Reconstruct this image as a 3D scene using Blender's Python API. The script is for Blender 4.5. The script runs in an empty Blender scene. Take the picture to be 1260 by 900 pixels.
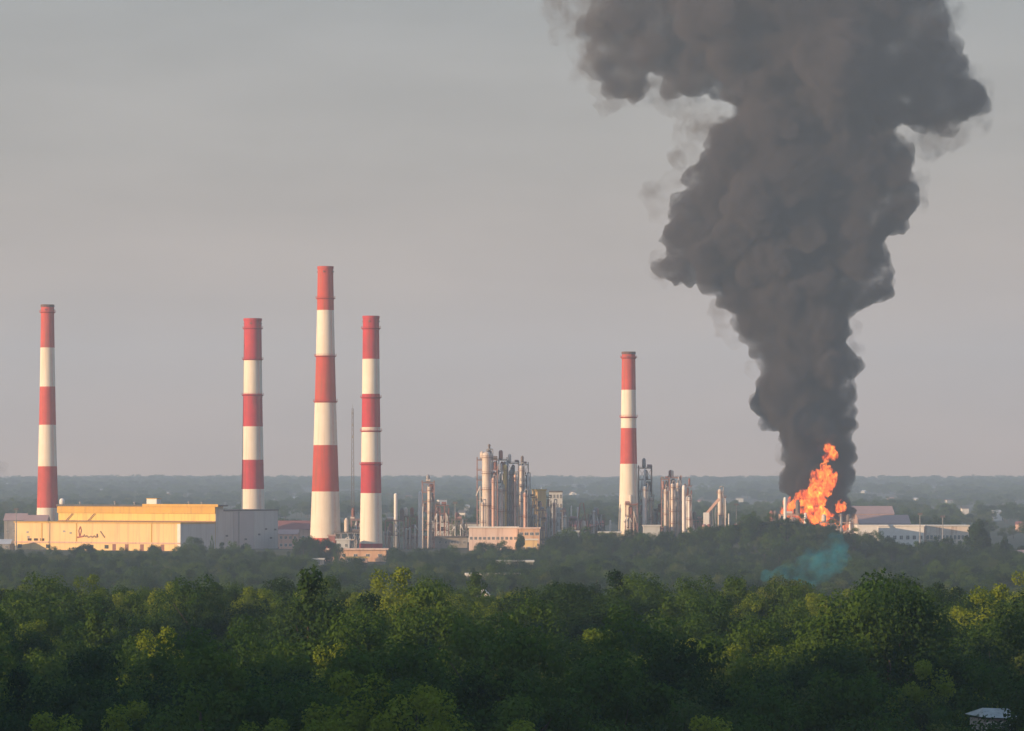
import bpy, bmesh, math, random
import numpy as np
from mathutils import Vector, Matrix, noise

random.seed(7)
RNG = np.random.default_rng(11)
sc = bpy.context.scene
col = sc.collection
R = math.radians

# ------------------------------------------------------------------ camera, world, sun, exposure
F = 4700.0          # focal length in photo pixels (photo is 1260 px wide)
EYE = 45.0          # eye height in metres above the yard of the plant
HOR = 592.0         # horizon row in the photo
cd = bpy.data.cameras.new('camera')
cam = bpy.data.objects.new('camera', cd)
col.objects.link(cam)
cam.location = (0, 0, EYE)
cam.rotation_euler = (R(90), 0, 0)
cd.sensor_width = 36.0
cd.lens = 36.0 * F / 1260.0
cd.shift_y = (HOR - 450.0) / 1260.0
cd.clip_start = 1.0
cd.clip_end = 60000.0
sc.camera = cam

SUN_EL = 8.0
SUN_AZ = 60.0       # degrees left of straight behind the camera
w = bpy.data.worlds.new('World')
sc.world = w
w.use_nodes = True
nt = w.node_tree
nt.nodes.clear()
out = nt.nodes.new('ShaderNodeOutputWorld')
bg = nt.nodes.new('ShaderNodeBackground')
sky = nt.nodes.new('ShaderNodeTexSky')
sky.sky_type = 'NISHITA'
sky.sun_disc = False
sky.sun_elevation = R(SUN_EL)
sky.air_density = 1.0
sky.dust_density = 3.0
sky.ozone_density = 1.0
# direction towards the sun
SD = Vector((-math.sin(R(SUN_AZ)) * math.cos(R(SUN_EL)), -math.cos(R(SUN_AZ)) * math.cos(R(SUN_EL)), math.sin(R(SUN_EL))))
sky.sun_rotation = math.atan2(SD.x, SD.y)
# thin high overcast: the clear sky is mostly veiled by even grey cloud
mixc = nt.nodes.new('ShaderNodeMix')
mixc.data_type = 'RGBA'
mixc.inputs[0].default_value = 0.86
# colour of the veil by height over the horizon, with faint drifting patches
wtc = nt.nodes.new('ShaderNodeTexCoord')
wsx = nt.nodes.new('ShaderNodeSeparateXYZ'); nt.links.new(wtc.outputs['Generated'], wsx.inputs[0])
wr = nt.nodes.new('ShaderNodeValToRGB')
cr = wr.color_ramp
VEIL = [(0.0, (4.9, 3.0, 1.9)), (0.04, (3.6, 2.6, 2.05)), (0.085, (2.55, 2.25, 2.04)), (0.13, (2.2, 2.2, 2.2)), (0.40, (1.9, 2.6, 3.5)), (1.0, (1.5, 2.4, 4.0))]
cr.elements[0].position = 0; cr.elements[0].color = (*[c / 5 for c in VEIL[0][1]], 1)
cr.elements[1].position = 1; cr.elements[1].color = (*[c / 5 for c in VEIL[-1][1]], 1)
for p, c in VEIL[1:-1]:
    e = cr.elements.new(p); e.color = (*[q / 5 for q in c], 1)
nt.links.new(wsx.outputs['Z'], wr.inputs[0])
wmp = nt.nodes.new('ShaderNodeMapping'); wmp.inputs['Scale'].default_value = (14, 14, 60)
nt.links.new(wtc.outputs['Generated'], wmp.inputs[0])
wn = nt.nodes.new('ShaderNodeTexNoise'); wn.inputs['Scale'].default_value = 1.0; wn.inputs['Detail'].default_value = 4
nt.links.new(wmp.outputs[0], wn.inputs['Vector'])
wmr = nt.nodes.new('ShaderNodeMapRange'); wmr.inputs['From Min'].default_value = 0.3; wmr.inputs['From Max'].default_value = 0.7
wmr.inputs['To Min'].default_value = 4.5; wmr.inputs['To Max'].default_value = 5.5
nt.links.new(wn.outputs[0], wmr.inputs['Value'])
wvm = nt.nodes.new('ShaderNodeVectorMath'); wvm.operation = 'SCALE'
nt.links.new(wr.outputs[0], wvm.inputs[0]); nt.links.new(wmr.outputs[0], wvm.inputs['Scale'])
nt.links.new(wvm.outputs[0], mixc.inputs[7])
nt.links.new(sky.outputs[0], mixc.inputs[6])
nt.links.new(mixc.outputs[2], bg.inputs[0])
bg.inputs[1].default_value = 0.10
nt.links.new(bg.outputs[0], out.inputs[0])

sl = bpy.data.lights.new('sun', 'SUN')
sl.energy = 5.0
sl.angle = R(0.5)
sl.color = (1.0, 0.66, 0.38)
so = bpy.data.objects.new('sun', sl)
col.objects.link(so)
so.rotation_euler = SD.to_track_quat('Z', 'Y').to_euler()
so.location = SD * 500

sc.view_settings.view_transform = 'Standard'
sc.view_settings.look = 'None'
sc.view_settings.gamma = 1.0
sc.view_settings.exposure = 0.78
sc.view_settings.use_curve_mapping = False
cy = sc.cycles
cy.use_denoising = True
cy.max_bounces = 6
cy.diffuse_bounces = 2
cy.glossy_bounces = 2
cy.transmission_bounces = 4
cy.volume_bounces = 2
cy.transparent_max_bounces = 24
cy.volume_step_rate = 1.0
cy.volume_max_steps = 256
cy.use_fast_gi = False

# ------------------------------------------------------------------ helpers
def PX(px, D): return (px - 630.0) * D / F
def PZ(py, D): return EYE - (py - HOR) * D / F
def M(n, D): return n * D / F

def tag(o, label=None, cat=None, group=None, kind=None):
    if label: o['label'] = label
    if cat: o['category'] = cat
    if group: o['group'] = group
    if kind: o['kind'] = kind
    return o

def empty(name, loc, rz=0.0, parent=None):
    o = bpy.data.objects.new(name, None)
    o.empty_display_size = 1.0
    o.location = loc
    o.rotation_euler = (0, 0, rz)
    col.objects.link(o)
    if parent: o.parent = parent
    return o

def thing(name, label, cat, loc, rz=0.0, group=None):
    return tag(empty(name, loc, rz), label, cat, group)

class MB:
    """collects shapes and links them as one mesh object"""
    def __init__(self):
        self.v = []; self.f = []; self.m = []
    def box(self, cx, cy_, cz, sx, sy, sz, rz=0.0, mi=0):
        c, s = math.cos(rz), math.sin(rz)
        b = len(self.v)
        for dz in (-.5, .5):
            for dx, dy in ((-.5, -.5), (.5, -.5), (.5, .5), (-.5, .5)):
                x, y = dx * sx, dy * sy
                self.v.append((cx + x * c - y * s, cy_ + x * s + y * c, cz + dz * sz))
        for q in ((0, 3, 2, 1), (4, 5, 6, 7), (0, 1, 5, 4), (1, 2, 6, 5), (2, 3, 7, 6), (3, 0, 4, 7)):
            self.f.append(tuple(b + i for i in q)); self.m.append(mi)
        return self
    def bx(self, x0, x1, y0, y1, z0, z1, mi=0):
        return self.box((x0 + x1) / 2, (y0 + y1) / 2, (z0 + z1) / 2, x1 - x0, y1 - y0, z1 - z0, 0, mi)
    def lathe(self, prof, x=0, y=0, n=24, mats=None, cap=True, mi=0):
        b = len(self.v)
        for (r, z) in prof:
            for i in range(n):
                a = 2 * math.pi * i / n
                self.v.append((x + r * math.cos(a), y + r * math.sin(a), z))
        for k in range(len(prof) - 1):
            for i in range(n):
                j = (i + 1) % n
                self.f.append((b + k * n + i, b + k * n + j, b + (k + 1) * n + j, b + (k + 1) * n + i))
                self.m.append(mats[k] if mats else mi)
        if cap:
            self.f.append(tuple(b + i for i in range(n))[::-1]); self.m.append(mats[0] if mats else mi)
            t = b + (len(prof) - 1) * n
            self.f.append(tuple(t + i for i in range(n))); self.m.append(mats[-1] if mats else mi)
        return self
    def tube(self, p, q, r, r2=None, n=8, mi=0):
        p = Vector(p); q = Vector(q); r2 = r if r2 is None else r2
        d = (q - p)
        if d.length < 1e-6: return self
        d.normalize()
        u = d.orthogonal().normalized(); v = d.cross(u)
        b = len(self.v)
        for (c, rr) in ((p, r), (q, r2)):
            for i in range(n):
                a = 2 * math.pi * i / n
                self.v.append(tuple(c + u * (rr * math.cos(a)) + v * (rr * math.sin(a))))
        for i in range(n):
            j = (i + 1) % n
            self.f.append((b + i, b + j, b + n + j, b + n + i)); self.m.append(mi)
        self.f.append(tuple(b + i for i in range(n))[::-1]); self.m.append(mi)
        self.f.append(tuple(b + n + i for i in range(n))); self.m.append(mi)
        return self
    def path(self, pts, r, n=8, mi=0):
        for a, b in zip(pts[:-1], pts[1:]): self.tube(a, b, r, None, n, mi)
        return self
    def prism(self, poly, y0, y1, mi=0):
        """polygon in x,z extruded along y"""
        b = len(self.v); n = len(poly)
        for y in (y0, y1):
            for (x, z) in poly: self.v.append((x, y, z))
        self.f.append(tuple(b + i for i in range(n))); self.m.append(mi)
        self.f.append(tuple(b + n + i for i in range(n))[::-1]); self.m.append(mi)
        for i in range(n):
            j = (i + 1) % n
            self.f.append((b + j, b + i, b + n + i, b + n + j)); self.m.append(mi)
        return self
    def build(self, name, mats, parent=None, smooth=False, loc=None):
        me = bpy.data.meshes.new(name)
        me.from_pydata(self.v, [], self.f)
        if not isinstance(mats, (list, tuple)): mats = [mats]
        for m in mats: me.materials.append(m)
        me.polygons.foreach_set('material_index', self.m)
        if smooth: me.polygons.foreach_set('use_smooth', [True] * len(self.f))
        me.update()
        o = bpy.data.objects.new(name, me)
        col.objects.link(o)
        if parent: o.parent = parent
        if loc: o.location = loc
        return o

# ------------------------------------------------------------------ materials
MATS = {}
def mat(name, c, rough=0.8, c2=None, scale=0.3, streak=False, metal=0.0, amt=1.0, c3=None):
    """weathered surface: two tones mixed by noise in object space, optional vertical rust or soot streaks"""
    if name in MATS: return MATS[name]
    m = bpy.data.materials.new(name); m.use_nodes = True
    t = m.node_tree; L = t.links
    b = t.nodes['Principled BSDF']
    b.inputs['Roughness'].default_value = rough
    b.inputs['Metallic'].default_value = metal
    try: b.inputs['Specular IOR Level'].default_value = 0.25
    except Exception: pass
    tc = t.nodes.new('ShaderNodeTexCoord')
    n1 = t.nodes.new('ShaderNodeTexNoise'); n1.inputs['Scale'].default_value = scale; n1.inputs['Detail'].default_value = 6
    n1.inputs['Roughness'].default_value = 0.65
    L.new(tc.outputs['Object'], n1.inputs['Vector'])
    r1 = t.nodes.new('ShaderNodeValToRGB')
    r1.color_ramp.elements[0].position = 0.35; r1.color_ramp.elements[1].position = 0.68
    if c2 is None: c2 = tuple(x * 0.72 for x in c)
    r1.color_ramp.elements[0].color = (*c, 1); r1.color_ramp.elements[1].color = (*c2, 1)
    L.new(n1.outputs[0], r1.inputs[0])
    last = r1.outputs[0]
    if streak:
        mp = t.nodes.new('ShaderNodeMapping'); mp.inputs['Scale'].default_value = (0.55, 0.55, 0.03)
        L.new(tc.outputs['Object'], mp.inputs[0])
        n2 = t.nodes.new('ShaderNodeTexNoise'); n2.inputs['Scale'].default_value = 1.0; n2.inputs['Detail'].default_value = 5
        L.new(mp.outputs[0], n2.inputs['Vector'])
        r2 = t.nodes.new('ShaderNodeValToRGB')
        r2.color_ramp.elements[0].position = 0.50; r2.color_ramp.elements[1].position = 0.72
        r2.color_ramp.elements[0].color = (0, 0, 0, 1); r2.color_ramp.elements[1].color = (0.8, 0.8, 0.8, 1)
        L.new(n2.outputs[0], r2.inputs[0])
        mx = t.nodes.new('ShaderNodeMix'); mx.data_type = 'RGBA'
        L.new(r2.outputs[0], mx.inputs[0]); L.new(last, mx.inputs[6])
        c3 = c3 or tuple(x * 0.5 for x in c)
        mx.inputs[7].default_value = (*c3, 1)
        last = mx.outputs[2]
    L.new(last, b.inputs['Base Color'])
    MATS[name] = m
    return m

m_red = mat('chimney_red_paint', (0.52, 0.035, 0.045), 0.7, (0.40, 0.032, 0.04), 0.12, True, c3=(0.24, 0.07, 0.055))
m_red2 = mat('faded_red_paint', (0.56, 0.09, 0.07), 0.75, (0.44, 0.07, 0.055), 0.12, True, c3=(0.30, 0.10, 0.08))
m_redo = mat('orange_red_paint', (0.52, 0.075, 0.045), 0.75, (0.44, 0.06, 0.04), 0.12, True, c3=(0.3, 0.10, 0.06))
m_white = mat('chimney_white_paint', (0.82, 0.75, 0.64), 0.75, (0.76, 0.68, 0.56), 0.12, True, c3=(0.62, 0.55, 0.44))
m_soot = mat('sooty_concrete', (0.16, 0.10, 0.09), 0.9)
m_steel = mat('dark_steel', (0.13, 0.12, 0.125), 0.6, (0.20, 0.15, 0.13), 0.5)
m_rust = mat('rusty_steel', (0.30, 0.13, 0.10), 0.8, (0.20, 0.10, 0.085), 0.5)
m_pink = mat('faded_primer_steel', (0.42, 0.25, 0.23), 0.8, (0.30, 0.18, 0.17), 0.5)
m_galv = mat('grey_steel', (0.34, 0.34, 0.35), 0.6, (0.24, 0.24, 0.25), 0.5)
m_alu = mat('pale_vessel_cladding', (0.70, 0.63, 0.56), 0.55, (0.55, 0.48, 0.42), 0.3, True, c3=(0.36, 0.24, 0.18))
m_wht = mat('white_paint', (0.80, 0.79, 0.76), 0.6, (0.70, 0.68, 0.64), 0.3)
m_yel = mat('yellow_cladding', (0.80, 0.58, 0.17), 0.7, (0.74, 0.52, 0.14), 0.06, True, c3=(0.55, 0.36, 0.12))
m_yel2 = mat('deep_yellow_cladding', (0.66, 0.40, 0.07), 0.7, (0.58, 0.34, 0.06), 0.06, True, c3=(0.45, 0.26, 0.06))
m_cream = mat('cream_cladding', (0.82, 0.60, 0.28), 0.75, (0.78, 0.54, 0.25), 0.05, True, c3=(0.56, 0.38, 0.22))
m_grey = mat('grey_cladding', (0.56, 0.58, 0.57), 0.75, (0.50, 0.52, 0.52), 0.05, True, c3=(0.42, 0.43, 0.43))
m_roofd = mat('tar_roof', (0.10, 0.10, 0.10), 0.9, (0.15, 0.13, 0.12), 0.1)
m_roofl = mat('light_sheet_roof', (0.62, 0.64, 0.64), 0.5, (0.48, 0.50, 0.50), 0.1)
m_roofr = mat('red_sheet_roof', (0.34, 0.13, 0.11), 0.7, (0.26, 0.11, 0.10), 0.1)
m_roofp = mat('pink_sheet_roof', (0.50, 0.34, 0.31), 0.7, (0.40, 0.28, 0.26), 0.1)
m_peach = mat('peach_plaster', (0.80, 0.63, 0.54), 0.85, (0.72, 0.54, 0.45), 0.15, True, c3=(0.52, 0.36, 0.30))
m_apri = mat('apricot_plaster', (0.74, 0.50, 0.33), 0.85, (0.64, 0.38, 0.24), 0.15, True, c3=(0.48, 0.28, 0.18))
m_conc = mat('concrete', (0.36, 0.34, 0.32), 0.9, (0.27, 0.26, 0.25), 0.2, True)
m_brick = mat('orange_brick', (0.42, 0.20, 0.12), 0.85, (0.34, 0.17, 0.11), 0.4)
m_plast = mat('pink_plaster', (0.66, 0.44, 0.36), 0.85, (0.58, 0.38, 0.31), 0.2, True, c3=(0.42, 0.26, 0.21))
m_glass = mat('dark_window_glass', (0.03, 0.035, 0.04), 0.15, (0.05, 0.055, 0.06), 0.6)
m_dark = mat('dark_opening', (0.05, 0.045, 0.04), 0.9)
m_signr = mat('sign_red', (0.50, 0.17, 0.12), 0.7)
m_signb = mat('sign_brown', (0.38, 0.24, 0.15), 0.8)
m_bark = mat('bark', (0.10, 0.08, 0.06), 0.95, (0.06, 0.05, 0.04), 3.0)

def leafmat(name, c, c2, tr=0.35):
    m = bpy.data.materials.new(name); m.use_nodes = True
    t = m.node_tree; L = t.links; t.nodes.clear()
    o = t.nodes.new('ShaderNodeOutputMaterial')
    oi = t.nodes.new('ShaderNodeObjectInfo')
    tc = t.nodes.new('ShaderNodeTexCoord')
    n = t.nodes.new('ShaderNodeTexNoise'); n.inputs['Scale'].default_value = 0.45; n.inputs['Detail'].default_value = 4
    L.new(tc.outputs['Object'], n.inputs['Vector'])
    add = t.nodes.new('ShaderNodeMath'); add.operation = 'MULTIPLY_ADD'
    L.new(oi.outputs['Random'], add.inputs[0]); add.inputs[1].default_value = 0.5
    L.new(n.outputs[0], add.inputs[2])
    r = t.nodes.new('ShaderNodeValToRGB')
    r.color_ramp.elements[0].position = 0.45; r.color_ramp.elements[1].position = 1.05
    r.color_ramp.elements[0].color = (*c, 1); r.color_ramp.elements[1].color = (*c2, 1)
    L.new(add.outputs[0], r.inputs[0])
    d = t.nodes.new('ShaderNodeBsdfDiffuse'); tl = t.nodes.new('ShaderNodeBsdfTranslucent')
    mx = t.nodes.new('ShaderNodeMixShader'); mx.inputs[0].default_value = tr
    L.new(r.outputs[0], d.inputs[0]); L.new(r.outputs[0], tl.inputs[0])
    L.new(d.outputs[0], mx.inputs[1]); L.new(tl.outputs[0], mx.inputs[2])
    L.new(mx.outputs[0], o.inputs[0])
    return m

lf_dark = leafmat('dark_leaves', (0.014, 0.038, 0.012), (0.040, 0.080, 0.020))
lf_mid = leafmat('green_leaves', (0.034, 0.080, 0.016), (0.085, 0.145, 0.026))
lf_light = leafmat('yellow_green_leaves', (0.100, 0.165, 0.018), (0.200, 0.255, 0.030))
lf_olive = leafmat('olive_leaves', (0.055, 0.090, 0.026), (0.110, 0.145, 0.040))

# ------------------------------------------------------------------ terrain
def sstep(a, b, x):
    t = min(1, max(0, (x - a) / (b - a))); return t * t * (3 - 2 * t)

BUMPS = [  # x, y, sx, sy, h
    (152, 2240, 48, 90, 22), (66, 2270, 46, 100, 10), (22, 2280, 40, 90, 6), (235, 2250, 60, 100, 7), (-255, 2330, 90, 70, 4),
    (-380, 115, 150, 165, 88), (-8, 1585, 45, 50, 6), (2, 1960, 50, 50, 2), (-330, -120, 160, 140, 30),  # first on this line: unseen hill, added to shade the front wood
]
def ground(x, y):
    if y < 60: z = 38 - 15 * sstep(-20, 60, y)
    elif y < 260: z = 23 - 12 * sstep(60, 260, y)
    elif y < 760: z = 11 - 1.0 * sstep(260, 760, y)
    else: z = 10.0 - 22 * sstep(700, 1250, y)
    z += 12 * sstep(2380, 2425, y)
    # far plain, then long wooded ridge that rises to eye level
    z += 4 * sstep(3000, 4500, y)
    ridge = 31.0 + 2.2 * noise.noise(Vector((x * 0.0016, 3.1, 0))) + 0.8 * noise.noise(Vector((x * 0.006, 8.1, 0)))
    z += (ridge) * sstep(5200, 11400, y) - 45 * sstep(11500, 13300, y)
    if 260 < y < 7500:
        z += 1.4 * noise.noise(Vector((x * 0.012, y * 0.010, 1.7))) * (0.3 if 2400 < y < 2900 else 1.0)
    for bx, by, sx, sy, h in BUMPS:
        e = ((x - bx) / sx) ** 2 + ((y - by) / sy) ** 2
        if e < 12: z += h * math.exp(-e)
    return z

def build_ground():
    ys = np.concatenate([np.linspace(-3000, -300, 10), np.linspace(-250, 1300, 78), np.linspace(1340, 2900, 60), np.linspace(3000, 12000, 80), np.linspace(12150, 13300, 6)])
    u = np.linspace(-1, 1, 121)
    xs = np.sign(u) * (np.abs(u) * 500 + np.abs(u) ** 4 * 4500)
    v = [(float(x), float(y), ground(float(x), float(y))) for y in ys for x in xs]
    nx = len(xs)
    f = [(j * nx + i, j * nx + i + 1, (j + 1) * nx + i + 1, (j + 1) * nx + i) for j in range(len(ys) - 1) for i in range(nx - 1)]
    me = bpy.data.meshes.new('ground'); me.from_pydata(v, [], f)
    me.polygons.foreach_set('use_smooth', [True] * len(f)); me.update()
    o = bpy.data.objects.new('ground', me); col.objects.link(o); o['kind'] = 'structure'
    m = mat('ground_soil_and_grass', (0.045, 0.060, 0.028), 0.95, (0.09, 0.085, 0.055), 0.012)
    me.materials.append(m)
build_ground()

# ------------------------------------------------------------------ trees
def crown_mesh(name, seed, rx, rz_, zc, nclump, nleaf, leaf, shape, m):
    rg = np.random.default_rng(seed)
    C = []; RC = []
    while len(C) < nclump:
        d = rg.normal(size=3); d /= np.linalg.norm(d)
        t = rg.uniform(0.35, 1.0) ** 0.5
        if shape == 'round': p = d * t * np.array([rx, rx, rz_]); s = 1
        elif shape == 'cone':
            zz = rg.uniform(-1, 1); rr = rx * (0.08 + 0.92 * (1 - (zz + 1) / 2) ** 0.8) * rg.uniform(0.5, 1)
            a = rg.uniform(0, 6.283); p = np.array([rr * math.cos(a), rr * math.sin(a), zz * rz_])
        else:  # column
            zz = rg.uniform(-1, 1); rr = rx * (1 - abs(zz) ** 3 * 0.75) * rg.uniform(0.35, 1)
            a = rg.uniform(0, 6.283); p = np.array([rr * math.cos(a), rr * math.sin(a), zz * rz_])
        if p[2] < -0.75 * rz_ and shape == 'round': continue
        lob = 1 + 0.22 * math.sin(3 * math.atan2(p[1], p[0]) + seed) + 0.12 * math.sin(5 * math.atan2(p[1], p[0]) + 2 * seed)
        p[:2] *= lob
        C.append(p + [0, 0, zc]); RC.append(rx * rg.uniform(0.24, 0.42) if shape == 'round' else rx * rg.uniform(0.30, 0.5))
    V = []; NF = 0
    for c, rc in zip(C, RC):
        n = int(nleaf * rg.uniform(0.7, 1.3))
        d = rg.normal(size=(n, 3)); d /= np.linalg.norm(d, axis=1)[:, None]
        d[:, 2] = d[:, 2] * 0.9 + 0.12
        pos = c + d * (rc * rg.uniform(0.45, 1.12, size=(n, 1)) ** 0.7)
        nor = d + rg.normal(size=(n, 3)) * 0.55 + np.array([0, 0, 0.35])
        nor /= np.linalg.norm(nor, axis=1)[:, None]
        r = rg.normal(size=(n, 3)); u = np.cross(nor, r); u /= np.linalg.norm(u, axis=1)[:, None]
        w_ = np.cross(nor, u)
        s = leaf * rg.uniform(0.6, 1.35, size=(n, 1))
        V.append(np.stack([pos - u * s * 0.5, pos + w_ * s * 0.42 - nor * s * .12, pos + u * s * 0.6, pos - w_ * s * 0.42 - nor * s * .12], axis=1).reshape(-1, 3))
        NF += n
    V = np.concatenate(V)
    me = bpy.data.meshes.new(name)
    me.vertices.add(len(V)); me.vertices.foreach_set('co', V.astype(np.float32).ravel())
    me.loops.add(NF * 4); me.polygons.add(NF)
    me.loops.foreach_set('vertex_index', np.arange(NF * 4, dtype=np.int32))
    me.polygons.foreach_set('loop_start', np.arange(0, NF * 4, 4, dtype=np.int32))
    me.polygons.foreach_set('loop_total', np.full(NF, 4, dtype=np.int32))
    me.materials.append(m); me.update(calc_edges=True); me.validate()
    return me

def trunk_mesh(name, seed, h, r, spread):
    rg = random.Random(seed); b = MB()
    top = (rg.uniform(-.4, .4), rg.uniform(-.4, .4), h * 0.72)
    mid = (top[0] * 0.3, top[1] * 0.3, h * 0.35)
    b.tube((0, 0, -1.0), mid, r, r * 0.7); b.tube(mid, top, r * 0.7, r * 0.25)
    for i in range(6):
        a = i * 1.05 + rg.uniform(-.3, .3); z0 = h * rg.uniform(0.28, 0.6)
        b.tube((mid[0] * .6, mid[1] * .6, z0), (spread * 0.6 * math.cos(a), spread * 0.6 * math.sin(a), z0 + h * rg.uniform(0.12, 0.25)), r * 0.35, r * 0.1, 6)
    o = b.build(name, m_bark); me = o.data
    bpy.data.objects.remove(o)
    return me

KINDS = [ # name, label words, category, crown args, trunk args
    ('broadleaf_tree', 'dark green broad tree', (21, 4.8, 4.6, 8.2, 30, 240, 0.28, 'round', lf_dark), (1, 12, .30, 4)),
    ('broadleaf_tree', 'mid green round tree', (34, 4.1, 4.4, 8.4, 27, 235, 0.27, 'round', lf_mid), (2, 12, .26, 3.6)),
    ('birch_tree', 'light yellow-green tree', (45, 3.2, 5.0, 8.3, 26, 260, 0.22, 'round', lf_light), (3, 12.5, .18, 2.6)),
    ('willow_tree', 'olive feathery tree', (58, 4.4, 4.0, 7.6, 28, 225, 0.27, 'round', lf_olive), (4, 11, .28, 3.8)),
    ('conifer_tree', 'dark pointed conifer', (63, 2.7, 6.2, 7.4, 40, 85, 0.30, 'cone', lf_dark), (5, 13.5, .22, 1.6)),
    ('poplar_tree', 'green narrow poplar', (77, 1.9, 6.3, 8.0, 34, 90, 0.30, 'column', lf_mid), (6, 14, .22, 1.2)),
    ('broadleaf_tree', 'dark many-headed tree', (89, 5.3, 4.2, 7.6, 32, 240, 0.28, 'round', lf_dark), (7, 11.5, .34, 4.4)),
    ('broadleaf_tree', 'fresh green tall-crowned tree', (98, 3.7, 5.4, 8.8, 28, 225, 0.26, 'round', lf_mid), (8, 14, .24, 3.2)),
]
CROWN = [crown_mesh('crown', *k[2]) for k in KINDS]
TRUNK = [trunk_mesh('trunk', *k[3]) for k in KINDS]

def add_tree(kind, x, y, s, rz, label, group=None, sz=None, z=None):
    o = empty(KINDS[kind][0], (x, y, ground(x, y) if z is None else z), rz)
    o.scale = (s, s, sz if sz else s)
    tag(o, label, 'tree', group)
    c = bpy.data.objects.new('crown', CROWN[kind]); col.objects.link(c); c.parent = o
    t = bpy.data.objects.new('trunk', TRUNK[kind]); col.objects.link(t); t.parent = o
    return o, c, t

LAND = [(30, 'leftmost chimney'), (160, 'yellow hall'), (300, 'grey block'), (400, 'tallest chimney'), (510, 'white stacks'),
        (620, 'refinery tower'), (773, 'lone chimney'), (880, 'sloping conveyor'), (1000, 'fire'), (1120, 'long sheds'), (1215, 'tall poplar')]
ORD = ['first', 'second', 'third', 'fourth', 'fifth', 'sixth', 'seventh', 'eighth', 'ninth', 'tenth', 'eleventh', 'twelfth', 'thirteenth']
def unique_labels(lst):
    """lst of (object, label, x): where a label repeats, say which one counting from the left"""
    by = {}
    for o, l, x in lst: by.setdefault(l, []).append((x, o))
    for l, v in by.items():
        v.sort(key=lambda a: a[0])
        for i, (x, o) in enumerate(v):
            o['label'] = l if len(v) == 1 else l + (', left one' if i == 0 else ', right one') if len(v) == 2 else l + ', %s from left' % ORD[min(i, 12)]
def near(px): return min(LAND, key=lambda a: abs(a[0] - px))[1]

def kind_at(x, y):
    n = noise.noise(Vector((x * 0.03, y * 0.018, 5.0))) + 0.35 * noise.noise(Vector((x * 0.13, y * 0.1, 9.0)))
    r = random.random()
    if n > 0.16: return 2 if r < 0.62 else random.choice((1, 7, 3))
    if n < -0.14: return random.choice((0, 6, 0, 6, 4, 1))
    return random.choice((0, 1, 3, 7, 6, 1, 7, 5 if r < .35 else 1))

# front wood: the nearest 300 trees in view are things, the rest is one wood
front = []
y = 290.0
while y < 860:
    step = 8.8 + (y - 290) * 0.002
    hw = y * 0.134 + 62
    x = -hw + random.uniform(0, step)
    while x < hw:
        xx, yy = x + random.uniform(-2.4, 2.4), y + random.uniform(-2.6, 2.6)
        s = random.choice((random.uniform(0.7, 0.95), random.uniform(0.9, 1.15), random.uniform(1.05, 1.38))) * (1 + 0.35 * noise.noise(Vector((xx * 0.035, yy * 0.03, 2.0)))) * (1 - 0.16 * sstep(600, 850, yy))
        front.append((xx, yy, kind_at(xx, yy), s, random.uniform(0, 6.28)))
        x += step * random.uniform(0.8, 1.2)
    y += step * 0.85
HOUSE = (PX(1229, 372), 372)
front = [t for t in front if not (abs(t[0] - HOUSE[0]) < 11 and HOUSE[1] - 8 < t[1] < HOUSE[1] + 6)]
inview = [t for t in front if abs(t[0]) < t[1] * 0.134 + 2 and t[1] > 322]
inview.sort(key=lambda t: t[1])
single = inview[:292]
sset = set(id(t) for t in single)
rest = [t for t in front if id(t) not in sset]
rows = [(0, 'bottom edge'), (100, 'second rank'), (200, 'third rank')]
proto = {}
lst = []
for i, (x, y, k, s, rz) in enumerate(single):
    px = 630 + x * F / y
    rk = ('lowest', 'middle', 'upper')[min(2, i // 98)]
    lab = '%s in the %s rank below the %s' % (KINDS[k][1], rk, near(px))
    o, c, t = add_tree(k, x, y, s, rz, lab, 'trees of the front wood', sz=s * random.uniform(0.9, 1.18))
    lst.append((o, lab, px))
    proto.setdefault(k, (c, t))
unique_labels(lst)
for k in range(len(KINDS)):
    if k not in proto:
        x, y = PX(150 + 120 * k, 470), 470
        o, c, t = add_tree(k, x, y, 1.0, 0, '%s standing alone of its kind in the front wood' % KINDS[k][1], 'trees of the front wood')
        proto[k] = (c, t)

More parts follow.
